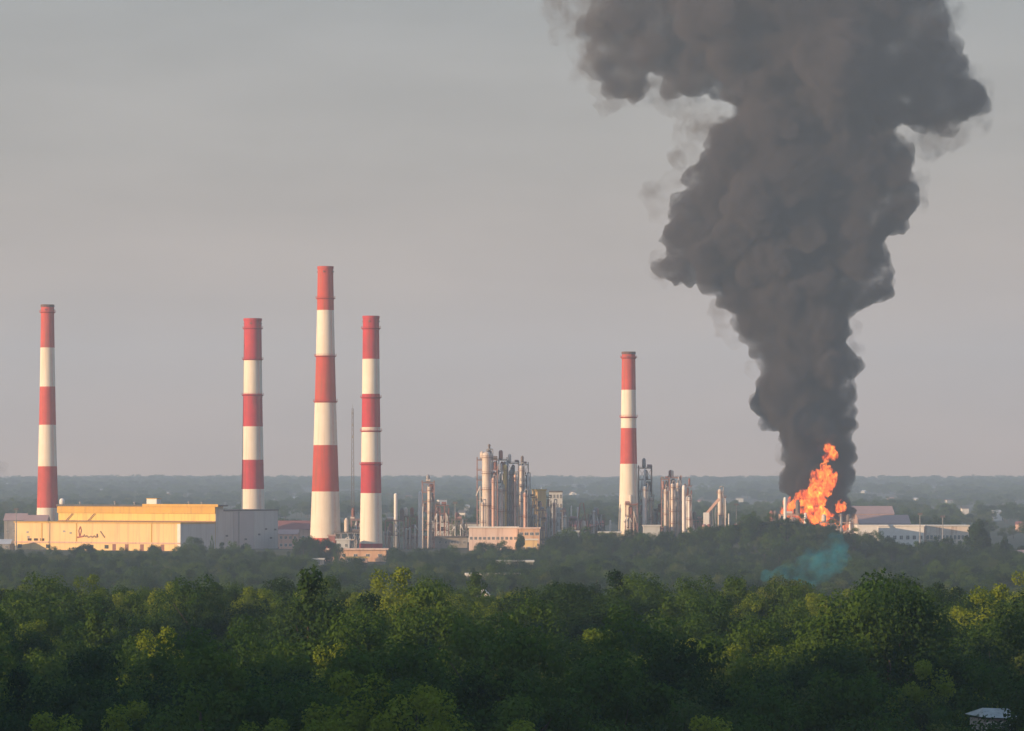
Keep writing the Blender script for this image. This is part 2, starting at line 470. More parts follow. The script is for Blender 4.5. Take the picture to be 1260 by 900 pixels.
def wood(name, label, pts):
    """one mass of trees instanced on points"""
    me = bpy.data.meshes.new(name)
    me.from_pydata([(p[0], p[1], ground(p[0], p[1])) for p in pts], [], [])
    a = me.attributes.new('kind', 'INT', 'POINT'); a.data.foreach_set('value', [p[2] for p in pts])
    a = me.attributes.new('sc', 'FLOAT_VECTOR', 'POINT'); a.data.foreach_set('vector', [q for p in pts for q in (p[3], p[3], p[3] * (p[5] if len(p) > 5 else 1))])
    a = me.attributes.new('rot', 'FLOAT_VECTOR', 'POINT'); a.data.foreach_set('vector', [q for p in pts for q in (0, 0, p[4])])
    o = bpy.data.objects.new(name, me); col.objects.link(o)
    tag(o, label, 'wood', None, 'stuff')
    g = bpy.data.node_groups.new('trees_on_points', 'GeometryNodeTree')
    g.interface.new_socket('Geometry', in_out='INPUT', socket_type='NodeSocketGeometry')
    g.interface.new_socket('Geometry', in_out='OUTPUT', socket_type='NodeSocketGeometry')
    N = g.nodes; L = g.links
    gi = N.new('NodeGroupInput'); go = N.new('NodeGroupOutput')
    jj = N.new('GeometryNodeJoinGeometry')
    for k in reversed(range(len(KINDS))):
        j = N.new('GeometryNodeJoinGeometry')
        for ob in proto[k]:
            oi = N.new('GeometryNodeObjectInfo'); oi.transform_space = 'ORIGINAL'; oi.inputs['Object'].default_value = ob
            L.new(oi.outputs['Geometry'], j.inputs[0])
        gti = N.new('GeometryNodeGeometryToInstance'); L.new(j.outputs[0], gti.inputs[0])
        L.new(gti.outputs[0], jj.inputs[0])
    ip = N.new('GeometryNodeInstanceOnPoints')
    ip.inputs['Pick Instance'].default_value = True
    def att(nm, ty):
        q = N.new('GeometryNodeInputNamedAttribute'); q.data_type = ty; q.inputs['Name'].default_value = nm
        return q.outputs['Attribute']
    L.new(gi.outputs[0], ip.inputs['Points']); L.new(jj.outputs[0], ip.inputs['Instance'])
    L.new(att('kind', 'INT'), ip.inputs['Instance Index'])
    L.new(att('rot', 'FLOAT_VECTOR'), ip.inputs['Rotation'])
    L.new(att('sc', 'FLOAT_VECTOR'), ip.inputs['Scale'])
    L.new(ip.outputs[0], go.inputs[0])
    md = o.modifiers.new('trees', 'NODES'); md.node_group = g
    return o

wood('front_forest', 'dense dark green wood filling the slope in front of the plant', rest)

# middle belt in the valley between the front wood and the plant
mid = []
y = 900.0
CLEAR = [(572, 640, 1640, 1700), (608, 660, 2000, 2050), (380, 482, 1950, 2440), (15, 225, 2300, 2440), (480, 580, 2330, 2440), (635, 695, 2260, 2440), (1080, 1195, 2330, 2440)]
while y < 2400:
    step = 12.0
    hw = y * 0.136 + 80
    x = -hw
    while x < hw:
        xx, yy = x + random.uniform(-5, 5), y + random.uniform(-5, 5)
        px = 630 + xx * F / yy
        if not any(a < px < b and c < yy < d for a, b, c, d in CLEAR):
            s = random.choice((random.uniform(0.7, 0.95), random.uniform(0.95, 1.3))) * (1 + 0.35 * noise.noise(Vector((xx * 0.012, yy * 0.012, 2.0))))
            mid.append((xx, yy, random.choice((0, 1, 3, 6, 7, 0, 4 if random.random() < .3 else 6)), s, random.uniform(0, 6.28)))
        x += step
    y += step
wood('valley_forest', 'bluish hazy tree belt in the valley in front of the chimneys', mid)

# far plain and ridge
far = []
HZ = []
for px, yt in ((8, 596), (40, 607), (98, 602), (125, 603), (152, 605), (168, 606), (205, 606), (240, 599), (254, 608), (262, 604), (331, 600), (336, 606), (365, 612), (478, 609), (545, 618), (574, 622), (505, 612), (568, 630),
        (668, 600), (705, 604), (745, 612), (803, 620), (858, 615), (910, 612), (925, 622), (940, 606), (1097, 611), (1125, 613), (1170, 618), (1188, 625), (1228, 630), (1255, 642), (1215, 606), (1060, 604), (1150, 605)):
    best = min(range(3000, 10500, 50), key=lambda D: abs(ground(PX(px, D), D) + 9 - PZ(yt, D)) + (0 if D > 3000 else 5))
    HZ.append((px, yt, best))
for i in range(8200):
    yy = random.uniform(2750, 11500); hw = yy * 0.137 + 120
    xx = random.uniform(-hw, hw)
    dens = noise.noise(Vector((xx * 0.004, yy * 0.0016, 7.0)))
    if dens < -0.08 and yy < 9500: continue
    if any(abs(630 + xx * F / yy - q[0]) < 5 and q[2] - 700 < yy < q[2] + 30 for q in HZ): continue
    s = random.uniform(1.0, 1.7) * (1 + min(1.0, max(0, yy - 3500) / 5500))
    far.append((xx, yy, random.choice((0, 1, 6, 7, 3)), s, random.uniform(0, 6.28), 0.62 if yy > 4500 else 0.8))
for i in range(1800):
    yy = random.uniform(10600, 11450); hw = yy * 0.137 + 120
    far.append((random.uniform(-hw, hw), yy, random.choice((0, 1, 6, 7)), random.uniform(1.7, 2.4), random.uniform(0, 6.28), 0.4))
wood('distant_forest', 'grey-blue woods on the long far ridge along the horizon', far)

# trees one can tell apart round the plant
DENSE = {0: crown_mesh('crown', 112, 4.8, 4.6, 8.2, 40, 230, .42, 'round', lf_dark), 6: crown_mesh('crown', 131, 5.0, 4.4, 8.0, 36, 240, .42, 'round', lf_dark),
         5: crown_mesh('crown', 111, 4.4, 9.0, 9.6, 70, 190, .55, 'column', lf_dark)}
def solo(kind, px, ytop, wpx, D, label, zb=None):
    x = PX(px, D); z = ground(x, D) if zb is None else zb
    h = PZ(ytop, D) - z
    me = DENSE.get(kind, CROWN[kind])
    zs = [v.co.z for v in me.vertices]; xs = [v.co.x for v in me.vertices]
    s = M(wpx, D) / (max(xs) - min(xs)); szz = h / max(zs)
    o, c, t = add_tree(kind, x, D, s, px * 1.3, label, None, szz, z)
    c.data = me
solo(5, 1203, 638, 36, 2190, 'tall dark poplar rising alone at the right above the tree line')
solo(6, 1213, 653, 16, 2200, 'shorter dark poplar leaning against the tall poplar on its right')
solo(0, 1236, 660, 22, 2210, 'small round dark tree just right of the two poplars')
solo(0, 1090, 668, 34, 2260, 'dark bush-like tree before the pale square house wall')
solo(6, 373, 658, 36, 2370, 'dark purple-grey tree at the foot of the tallest chimney, left half')
solo(0, 402, 662, 34, 2360, 'round dark tree hiding the foot of the tallest chimney')
solo(6, 389, 661, 24, 2350, 'dark tree in front of the red foot band of the tallest chimney')
solo(1, 416, 668, 18, 2350, 'small dark tree right of the foot of the tallest chimney')
solo(1, 287, 665, 24, 2360, 'rounded tree before the grey block, left of a pair')
solo(0, 302, 668, 22, 2355, 'low dark tree before the grey block, right of a pair')
solo(7, 261, 657, 7, 2365, 'thin spindly tree standing before the grey block wall')
solo(0, 105, 669, 44, 2370, 'broad dark tree before the middle of the yellow hall')
solo(1, 65, 671, 24, 2370, 'small tree before the left part of the yellow hall')
solo(6, 192, 669, 22, 2365, 'small dark tree before the right end of the yellow hall')
solo(6, 640, 655, 14, 2360, 'narrow dark tree before the orange building under the refinery tower')
solo(6, 925, 640, 60, 2250, 'large dark tree on the mound left of the fire')
solo(0, 965, 638, 56, 2245, 'large round tree on the mound below the thin white stack by the fire')
solo(0, 995, 643, 50, 2240, 'dark broad tree on the mound right below the flames')
solo(6, 888, 652, 34, 2250, 'dark tree before the slanted gantry')
solo(0, 722, 655, 30, 2330, 'dark tree with bare limbs right of the yellow refinery block')
solo(1, 790, 655, 30, 2300, 'dark tree at the foot of the lone chimney')
solo(6, 822, 652, 20, 2300, 'dark tree before the rusty frames right of the lone chimney')
solo(1, 15, 690, 40, 2000, 'olive tree at the left edge below the yellow hall')
solo(3, 560, 640, 16, 2700, 'hazy tree with flat crown right of the thin white stacks')

# ------------------------------------------------------------------ chimneys
def chimney(px, D, wt, wb, yb, bands, mred, label, rings=(), lean=0.0, soot=False):
    """bands: rows of the photo where paint changes, first is red; yb row where width wb is measured"""
    x = PX(px, D)
    t = thing('chimney', label, 'chimney', (x, D, 0), 0, 'red and white banded chimneys')
    zt = PZ(bands[0], D); zb = PZ(yb, D)
    rt, rb = M(wt, D) / 2, M(wb, D) / 2
    def rad(z):
        k = (zt - z) / (zt - zb)
        return rt + (rb - rt) * (0.55 * k + 0.45 * k * k) if k > 0 else rt
    zs = [PZ(b, D) for b in bands] + [-1.0]
    prof = []; mi = []
    for i in range(len(zs) - 1):
        n = max(2, int((zs[i] - zs[i + 1]) / 6))
        for j in range(n):
            z = zs[i] + (zs[i + 1] - zs[i]) * j / n
            prof.append((rad(z), z)); mi.append(i % 2)
    prof.append((rad(-1), -1.0))
    b = MB(); b.lathe(prof[::-1], 0, 0, 48, mi[::-1], cap=False)
    b.build('shaft', [mred, m_white], t, True)
    # hollow mouth with rim
    r = MB()
    r.lathe([(rt * 1.00, zt - 0.02), (rt * 1.06, zt - 1.2), (rt * 1.06, zt + 0.5), (rt * 0.80, zt + 0.5), (rt * 0.78, zt - 6), (0.01, zt - 6.2)], 0, 0, 48, None, False)
    r.build('rim', m_soot if soot else mred, t, False)
    for row in rings:
        z = PZ(row, D); rr = rad(z)
        g = MB(); g.lathe([(rr + 0.02, z - 1.0), (rr + 1.1, z - 0.15), (rr + 1.1, z), (rr + 0.02, z)], 0, 0, 40, None, False)
        for i in range(20):
            a = 2 * math.pi * i / 20
            g.tube(((rr + 1.05) * math.cos(a), (rr + 1.05) * math.sin(a), z), ((rr + 1.05) * math.cos(a), (rr + 1.05) * math.sin(a), z + 1.1), 0.05, None, 4)
        for hz in (0.55, 1.1):
            pts = [((rr + 1.05) * math.cos(2 * math.pi * i / 20), (rr + 1.05) * math.sin(2 * math.pi * i / 20), z + hz) for i in range(21)]
            g.path(pts, 0.05, 4)
        g.build('gallery', mred, t)
    # ladder on the right flank
    l = MB(); a0 = R(-48)
    zz = 2.0; pts = []
    while zz < zt:
        pts.append((rad(zz) + 0.35, zz)); zz += 4
    for s in (-.012, .012):
        l.path([(q * math.cos(a0 + s * 4), q * math.sin(a0 + s * 4), z) for q, z in pts], 0.06, 4)
    for k in range(len(pts) - 1):
        q, z = pts[k]
        l.path([((q + .5 * math.sin(v)) * math.cos(a0 + .05 * math.cos(v)), (q + .5 * math.sin(v)) * math.sin(a0 + .05 * math.cos(v)), z) for v in (0, .8, 1.6, 2.4, 3.14)], 0.05, 4)
    l.build('ladder', m_rust, t)
    # warning lamps below the rim, small boxes
    for a in (-100, -20, 160):
        q = rad(zt - 3) + .35
        MB().box(q * math.cos(R(a)), q * math.sin(R(a)), zt - 3, .7, .7, .9, R(a)).build('lamp_box', m_steel, t)
    return t

chimney(58.5, 2570, 16, 26, 625, [376, 428, 476, 523, 574, 625], m_red2, 'leftmost red and white chimney, faded paint, behind the yellow hall', (384,), soot=True)
chimney(311, 2640, 21.5, 29, 629, [393, 442, 485, 525, 566, 602], m_red, 'chimney behind the grey block, second from the left', (404, 442, 486))
chimney(400.5, 2480, 19, 38, 662, [329, 382, 438, 494, 548, 605, 662], m_redo, 'tallest red and white chimney with orange-red top', (367, 438, 494))
chimney(456.5, 2450, 20, 28, 672, [390, 442, 485, 526, 569, 607, 669], m_red, 'chimney just right of the tallest, standing above the flat orange roof', (404, 489, 530, 571))
chimney(773.5, 2500, 16.5, 25, 655, [434, 480, 527, 571], m_red2, 'lone shorter chimney right of the refinery towers', (440, 513), soot=True)

# lattice mast between the tall chimneys
def lattice(px, ytop, D, wb, wt, label, name='lattice_mast', cat='mast'):
    x = PX(px, D); t = thing(name, label, cat, (x, D, 0)); h = PZ(ytop, D)
    b = MB(); n = int(h / 4)
    def c(i, k):
        f = i / n; w_ = (wb + (wt - wb) * f) / 2
        return [(-w_, -w_), (w_, -w_), (w_, w_), (-w_, w_)][k % 4] + (h * f,)
    for k in range(4):
        for i in range(n):
            b.tube(c(i, k), c(i + 1, k), 0.14, None, 5)
            b.tube(c(i, k), c(i + 1, k + 1), 0.09, None, 4)
            b.tube(c(i + 1, k), c(i + 1, k + 1), 0.09, None, 4)
    b.build('lattice', m_steel, t)
    MB().tube((0, 0, h), (0, 0, h + 3), .12, .05, 6).build('antenna', m_steel, t)
    for q in range(3): MB().box(0.3 * (q - 1), -wt, h - 3 - 8 * q, 1.0, 0.4, 1.8).build('aerial_panel', m_galv, t)
    return t
lattice(434, 503, 2560, 2.2, 1.0, 'thin grey lattice mast between the tallest chimney and its right neighbour')

# ------------------------------------------------------------------ buildings
m_pane = mat('pale_window_glass', (0.16, 0.17, 0.18), 0.3, (0.10, 0.11, 0.12), 0.6)  # grey glass, paler than the dark glass for weaker window contrast
def windows(parent, xs, z0, z1, w_, y, mw=m_pane, fr=m_wht, name='window'):
    """windows on a wall facing -y of the parent"""
    for x in xs:
        f = MB().bx(x - w_ / 2 - .12, x + w_ / 2 + .12, y - .08, y - .004, z0 - .12, z1 + .12).build(name, fr, parent)
        MB().bx(x - w_ / 2, x + w_ / 2, y - .13, y - .085, z0, z1).bx(x - .05, x + .05, y - .15, y - .131, z0, z1, 1).build('pane', [mw, fr], f)

def block(name, label, cat, pxl, pxr, ytop, D, depth, mwall, mroof, zb=0.0, nwin=0, rowsw=1, group=None, rz=0.0, roof='flat', rise=3.0, win=True, ww=1.6, wh=1.8, over=0.6, door=False):
    x0, x1 = PX(pxl, D), PX(pxr, D); L = x1 - x0; h = PZ(ytop, D) - zb
    t = thing(name, label, cat, ((x0 + x1) / 2, D, zb), rz, group)
    wb = MB()
    if roof == 'gable_front':
        wb.prism([(-L / 2, -.5), (L / 2, -.5), (L / 2, h - rise), (0, h), (-L / 2, h - rise)][::-1], 0, depth)
    else:
        wb.bx(-L / 2, L / 2, 0, depth, -.5, h - (rise if roof == 'gable' else 0))
    wb.build('wall', mwall, t)
    rb = MB()
    if roof == 'flat':
        rb.bx(-L / 2 - over, L / 2 + over, -over, depth + over, h + .003, h + .9)
        rb.bx(-L / 2 - over - .1, L / 2 + over + .1, -over - .1, -over - .004, h + .55, h + 1.0)
    elif roof == 'gable':
        b = len(rb.v); hh = h - rise + .004
        rb.v += [(-L / 2 - over, -over, hh), (L / 2 + over, -over, hh), (L / 2 + over, depth + over, hh), (-L / 2 - over, depth + over, hh), (-L / 2 - over, depth / 2, h), (L / 2 + over, depth / 2, h)]
        for f in ((0, 1, 5, 4), (2, 3, 4, 5), (0, 4, 3), (1, 2, 5), (0, 3, 2, 1)): rb.f.append(f); rb.m.append(0)
    else:
        for s in (-1, 1):
            poly = [(0, h + .02), (s * (L / 2 + over), h - rise * (1 + over / (L / 2)) + .02), (s * (L / 2 + over), h - rise * (1 + over / (L / 2)) + .32), (0, h + .32)]
            rb.prism(poly if s > 0 else poly[::-1], -over, depth + over)
    rb.build('roof', mroof, t)
    if nwin:
        hz = h - (rise if roof != 'flat' else 0)
        for r_ in range(rowsw):
            zc = hz * (r_ + .55) / rowsw
            windows(t, [(-L / 2 + L * (i + .5) / nwin) for i in range(nwin)], zc - wh / 2, zc + wh / 2, ww, 0)
    if door:
        d = MB().bx(-L * .3, -L * .3 + 2.4, -.07, -.004, 0, 2.8).build('door', m_dark, t)
    return t

TH = R(30)
# --- yellow hall (lower front block)
def yellow_hall():
    Dc = 2440.0; xc = PX(222, Dc); Lf = 132.0; h = 17.6
    t = thing('factory_hall', 'long cream factory hall with red and dark wall marks, in front of the leftmost chimney', 'factory hall', (xc, Dc, 0), -TH)
    # local: front runs along -x from the near corner, depth along +y
    MB().bx(-Lf, 0, 0, 39, -1, h).build('front_wall', m_cream, t)
    MB().bx(-Lf - .5, .5, -.6, 39, h + .003, h + .8).build('roof_edge', m_yel2, t)
    MB().bx(-Lf - .2, .2, -.5, 0 - .004, 4.6, 5.5).build('ledge', m_plast, t)
    MB().bx(-2.2, .25, -.35, -.004, 0, h).build('corner_strip', m_wht, t)
    for u in (-22.5, -82.0, -110.0): MB().bx(u - .35, u + .35, -.30, -.004, 5.6, h - .1).build('wall_joint', m_yel2, t)
    windows(t, [-120 + 5.2 * i for i in range(3)], 6.0, 7.4, 3.0, 0, m_dark, m_rust)
    for u in (-52, -42, -30, -14): MB().bx(u - 1.4, u + 1.4, -.10, -.004, 0.0, 4.2).build('gate', m_rust, t)
    for u in (-128, -105, -70, -58): MB().bx(u - 1.6, u + 1.6, -.10, -.004, 1.2, 3.6).build('window', m_glass, t)
    # wall marks: tall red slanted stroke, low dark lettering-like marks, slanted dark stroke
    def U(px): # position along the front for a photo column
        k = (px - 630) / F
        return -(k * Dc - xc) / (k * math.sin(TH) * -1 - math.cos(TH)) * -1 if False else (k * Dc - xc) / (math.cos(TH) + k * math.sin(TH))
    def Z(py, px):
        u = U(px); return PZ(py, Dc - u * math.sin(TH))
    s = MB()
    def stroke(pts, w_, mi):
        for a, b in zip(pts[:-1], pts[1:]):
            p = Vector((U(a[0]), -.12, Z(a[1], a[0]))); q = Vector((U(b[0]), -.12, Z(b[1], b[0])))
            s.tube(p, q, w_, None, 6, mi)
    stroke([(98.5, 660), (100.2, 653), (99, 648), (97, 653), (98, 661)], .35, 0)
    stroke([(95.5, 661.5), (103, 660)], .55, 0)
    stroke([(103.5, 658), (105, 660.5), (107, 659.5), (109, 661.5), (112, 660), (114, 661.5), (116, 659.5), (118, 661.5), (120, 658.5)], .42, 1)
    stroke([(119.5, 657), (120, 661.5)], .6, 1)
    stroke([(123.8, 654), (126, 657.5), (129, 661.5)], .45, 1)
    s.build('wall_marks', [m_signr, m_signb], t)
    for (px, py) in ((34, 655), (35, 661), (79, 654), (87, 656)):
        u = U(px); z = Z(py, px); MB().bx(u - .9, u + .9, -.14, -.004, z - .6, z + .6).build('wall_lamp', m_galv, t)
    # side wall cladding strip facing right
    MB().bx(.004, .25, .2, 38.8, 0, h - .4).build('side_wall', m_grey, t)
    return t
yellow_hall()

def upper_hall():
    Dc = 2474.0; xc = PX(265, Dc); Lf = 126.0; h0 = 0; h = 28.4
    t = thing('factory_hall', 'upper bright yellow hall rising behind the cream hall', 'factory hall', (xc, Dc, 0), -TH)
    MB().bx(-Lf, 0, 0, 9, h0, h).build('wall', m_yel, t)
    MB().bx(-Lf - .4, .4, -1.0, -.004, h - 4.6, h - .3).build('fascia', m_yel2, t)
    MB().bx(-Lf - .8, 3.4, -1.6, 9.4, h + .003, h + 1.0).build('roof', m_roofd, t)
    MB().bx(-Lf * .45, 3.2, -1.7, -1.604, h - .2, h + 1.5).build('parapet', m_yel2, t)
    MB().bx(-Lf - .2, .2, -.6, -.005, 17.9, 18.9).build('gutter', m_rust, t)
    MB().bx(.004, .3, .2, 8.8, 0, h - .4).build('side_wall', m_grey, t)
    for u in (-119, -101): MB().tube((u, -.9, 18.9), (u + 5, -.9, h - 5), .28).build('brace_pipe', m_rust, t)
    # roof house and tank
    r = thing('roof_house', 'small white plant box on the roof of the yellow hall', 'roof box', (PX(186.5, 2525), 2525, h + 1.1), -TH)
    MB().bx(-4, 4, 0, 5, 0, 3.6).build('wall', m_wht, r); MB().bx(-4.3, 4.3, -.3, 5.3, 3.603, 4.0).build('lid', m_yel2, r)
    q = thing('roof_tank', 'small round white tank on the left end of the yellow roof', 'tank', (PX(76.5, 2540), 2540, h + 1.0))
    MB().lathe([(1.7, 0), (1.9, .5), (1.9, 2.6), (1.5, 3.5), (.7, 4.0), (.05, 4.1)], n=20).build('tank_shell', m_wht, q, True)
    MB().tube((-1, 0, -.9), (-1, 0, .3), .15).tube((1, 0, -.9), (1, 0, .3), .15).build('support', m_steel, q)
    for k, px in enumerate((98, 141, 165, 232, 248)):
        D = 2474 + (265 - px) * .32
        v = thing('roof_vent', 'small vent pipe on the yellow roof, near its %s' % ('left end', 'left third', 'middle', 'right third', 'right end')[k], 'vent', (PX(px, D), D + 3, h + 1.0))
        MB().lathe([(.5, 0), (.5, 1.2 + .3 * (k % 2)), (.9, 1.25 + .3 * (k % 2)), (.9, 1.7 + .3 * (k % 2)), (.1, 2.0 + .3 * (k % 2))], n=12).build('vent_cap', m_galv, v)
upper_hall()

def grey_block():
    Dc = 2482.0; xc = PX(264.5, Dc)
    t = thing('grey_building', 'plain grey windowless block right of the yellow hall, in shade', 'building', (xc, Dc, 0), -TH)
    # body runs back along +y ; its +x face is what one sees
    b = 74.0
    MB().bx(-60, .0, 0 + 1.6, b, -1, 25.2).build('wall', m_grey, t)
    MB().bx(-60.3, .35, 1.4, b + .4, 25.203, 26.1).build('roof', m_roofd, t)
    for k, (y0, y1) in enumerate(((2, 21), (21.3, 45), (45.3, 73))):
        MB().bx(.004, .12 + .05 * k, y0, y1, 0, 24.9).build('panel', [m_grey, mat('pale_grey_cladding', (0.50, 0.49, 0.50), .75, (.45, .45, .46), .05)][k % 2], t)
    for (yy, z) in ((50, 9.0), (58, 12.5), (64, 6.5), (69, 12.0), (12, 8.5), (34, 6)):
        MB().bx(.2, .34, yy, yy + 2.6, z, z + 1.2).build('vent_opening', m_pane, t)
    MB().tube((.6, 27, 0), (.6, 27, 25), .22).build('downpipe', m_galv, t)
grey_block()

# sheds behind and beside the first chimney
block('shed', 'grey-pink ridge-roofed shed at the foot of the leftmost chimney', 'shed', 30, 57, 634, 2540, 18, m_plast, m_roofp, 0, 4, 1, roof='gable', rise=4)
block('shed', 'low purple-grey shed left of the leftmost chimney', 'shed', 5, 31, 632, 2700, 22, m_conc, m_roofp, 0, 3, 1, roof='gable', rise=5)
block('shed', 'low grey shed at the far left edge', 'shed', -20, 12, 664, 2480, 20, m_conc, m_roofl, 0, 4, 1, roof='gable', rise=3)
block('building', 'low building with long faded red roof between the grey block and tallest chimney', 'building', 341, 384, 641, 2600, 26, m_plast, m_roofr, 0, 6, 1, roof='gable', rise=6)
block('building', 'pinkish plaster building corner at the right foot of the grey block', 'building', 343, 366, 652, 2520, 18, m_plast, m_roofp, 0, 4, 2, roof='gable', rise=3)
block('kiosk', 'small white-framed grey cabin between the two right tall chimneys', 'cabin', 414, 430, 665, 2430, 9, m_grey, m_roofl, 0, 2, 1)
block('kiosk', 'small red-painted cabin at the right foot of the tallest chimney', 'cabin', 404, 412, 660, 2440, 5, m_roofr, m_roofp, 0, 1, 1)
block('annex_building', 'flat orange-lit annex under the chimney right of the tallest', 'annex', 400, 475, 677, 2405, 16, m_apri, m_peach, -6, 5, 1, over=1.4, ww=2.2, wh=1.6)
block('shed', 'low lit lean-to before the orange annex', 'shed', 425, 452, 687, 2385, 6, m_plast, m_yel, -5.5, 3, 1)
block('shed', 'pale flat roof among the trees left of the orange annex', 'shed', 376, 398, 689, 2330, 8, m_conc, m_roofl, -7, 2, 1)
block('building', 'long low grey building right of the pair of white stacks', 'building', 500, 575, 662, 2560, 20, m_conc, m_roofd, 0, 10, 1)
block('shed', 'grey shed with light roof edge behind the white stacks', 'shed', 528, 552, 637, 2760, 18, m_grey, m_roofl, 0, 3, 1)
block('building', 'long low purple-grey building behind the refinery tower', 'building', 548, 592, 645, 2800, 18, m_grey, m_roofd, 0, 6, 1)
block('refinery_building', 'long pink-white flat building under the big refinery tower', 'building', 577, 637, 650, 2460, 22, m_peach, m_wht, 0, 11, 1, over=.8)
block('refinery_building', 'apricot building with dark openings at the right foot of the refinery tower', 'building', 638, 664, 651, 2450, 20, m_apri, m_peach, 0, 4, 2, over=.6, ww=2.2)
block('low_annex', 'small cream annex below the apricot refinery building', 'annex', 641, 661, 665, 2425, 8, m_cream, m_wht, -4, 3, 1)
block('gable_house', 'white gable end of a small house right of the refinery buildings', 'house', 673, 690, 670, 2400, 14, m_wht, m_roofl, -5, 1, 1, roof='gable_front', rise=2.6)
block('yellow_block', 'tall cream block glowing in the sun right of the big refinery tower', 'building', 655, 672, 604, 2520, 14, m_cream, m_yel, 0, 1, 2, ww=2.6, wh=3.6, over=.4)
block('tall_building', 'grey narrow block with fins right of the cream block', 'building', 676, 692, 606, 2580, 14, m_grey, m_roofd, 0, 4, 6, ww=1.2, wh=2.6, over=.3)
block('hall', 'low red-brown roofed hall left of the lone chimney', 'hall', 700, 742, 641, 2560, 24, m_conc, m_roofr, 0, 6, 1, roof='gable', rise=4)
block('shed', 'pale shed under the crossed girders left of the lone chimney', 'shed', 688, 712, 655, 2480, 16, m_grey, m_roofl, 0, 4, 1)
block('shed', 'low light-roofed shed left of the foot of the lone chimney', 'shed', 737, 764, 656, 2470, 10, m_conc, m_roofl, 0, 3, 1)
block('shed', 'small grey shed at the right foot of the lone chimney', 'shed', 792, 812, 648, 2480, 12, m_grey, m_roofl, 0, 3, 1)
block('cube_building', 'bright cream square building right of the fire', 'building', 1055, 1080, 648, 2420, 22, m_wht, m_wht, 0, 0, 1, over=.15)
block('shed', 'wide pink-lit shed roof behind the cream square building', 'shed', 1042, 1100, 623, 2850, 40, m_plast, m_roofp, 0, 8, 1, roof='gable', rise=6)
block('shed', 'grey low-pitched hall roof above the long grey sheds', 'shed', 1058, 1120, 634, 2640, 40, m_conc, m_roofp, 0, 8, 1, roof='gable', rise=6)
block('long_shed', 'long grey shed with band of dark openings right of the cream building', 'shed', 1081, 1137, 648, 2450, 26, m_wht, m_wht, 0, 7, 1, ww=2.0, wh=2.4)
block('long_shed', 'long mauve-grey shed left of the tall poplar', 'shed', 1139, 1192, 648, 2470, 26, m_alu, m_roofl, 0, 11, 1, ww=1.6, wh=2.6)
block('small_house', 'white low house front left of the tall poplar foot', 'house', 1172, 1186, 682, 2260, 8, m_wht, m_roofr, -7.5, 2, 1, roof='gable', rise=2)
block('small_house', 'pink-roofed low house at the right edge', 'house', 1240, 1268, 677, 2300, 10, m_wht, m_roofp, -6, 4, 1, roof='gable', rise=2.5)
block('low_building', 'white-edged flat roof in the valley, upper one right of the middle', 'building', 611, 656, 692, 2030, 14, m_conc, m_roofl, -9, 6, 1)
block('low_building', 'bright flat white roof in the valley, left half of a pair', 'building', 575, 605, 708.5, 1660, 12, m_conc, m_wht, -9, 4, 1, rz=R(3))
block('low_building', 'bright flat white roof in the valley, right half of a pair', 'building', 608, 636, 708.5, 1655, 12, m_conc, m_wht, -9, 4, 1, rz=R(-5))
block('gable_house', 'tiny white gable peeping out of the dark wood edge', 'house', 590, 600, 727, 905, 8, m_wht, m_roofl, 8, 1, 1, roof='gable_front', rise=.9)

# white roof at the lower right, in the front wood
def corner_house():
    t = thing('hut', 'grey-white hut roof peeping out of the trees at the lower right corner', 'hut', (HOUSE[0], HOUSE[1], ground(*HOUSE)), R(18))
    zr = PZ(872, HOUSE[1]) - ground(*HOUSE)
    MB().bx(-1.6, 1.6, 0, 3.2, -1, zr - 1.0).build('wall', m_conc, t)
    r = MB()
    b = 0
    r.v += [(-1.9, -.6, zr - .8), (1.9, -.6, zr - 1.0), (1.9, 3.8, zr - .9), (-1.9, 3.8, zr - .7), (-1.0, 1.6, zr), (1.8, 1.6, zr - .15)]
    for f in ((0, 1, 5, 4), (2, 3, 4, 5), (0, 4, 3), (1, 2, 5), (0, 3, 2, 1)): r.f.append(f); r.m.append(0)
    r.build('roof', mat('weathered_grey_sheet', (0.34, 0.36, 0.35), 0.6, (0.2, 0.22, 0.21), 1.2), t)
    windows(t, [-.8, .7], zr - 2.4, zr - 1.4, .8, 0)
corner_house()

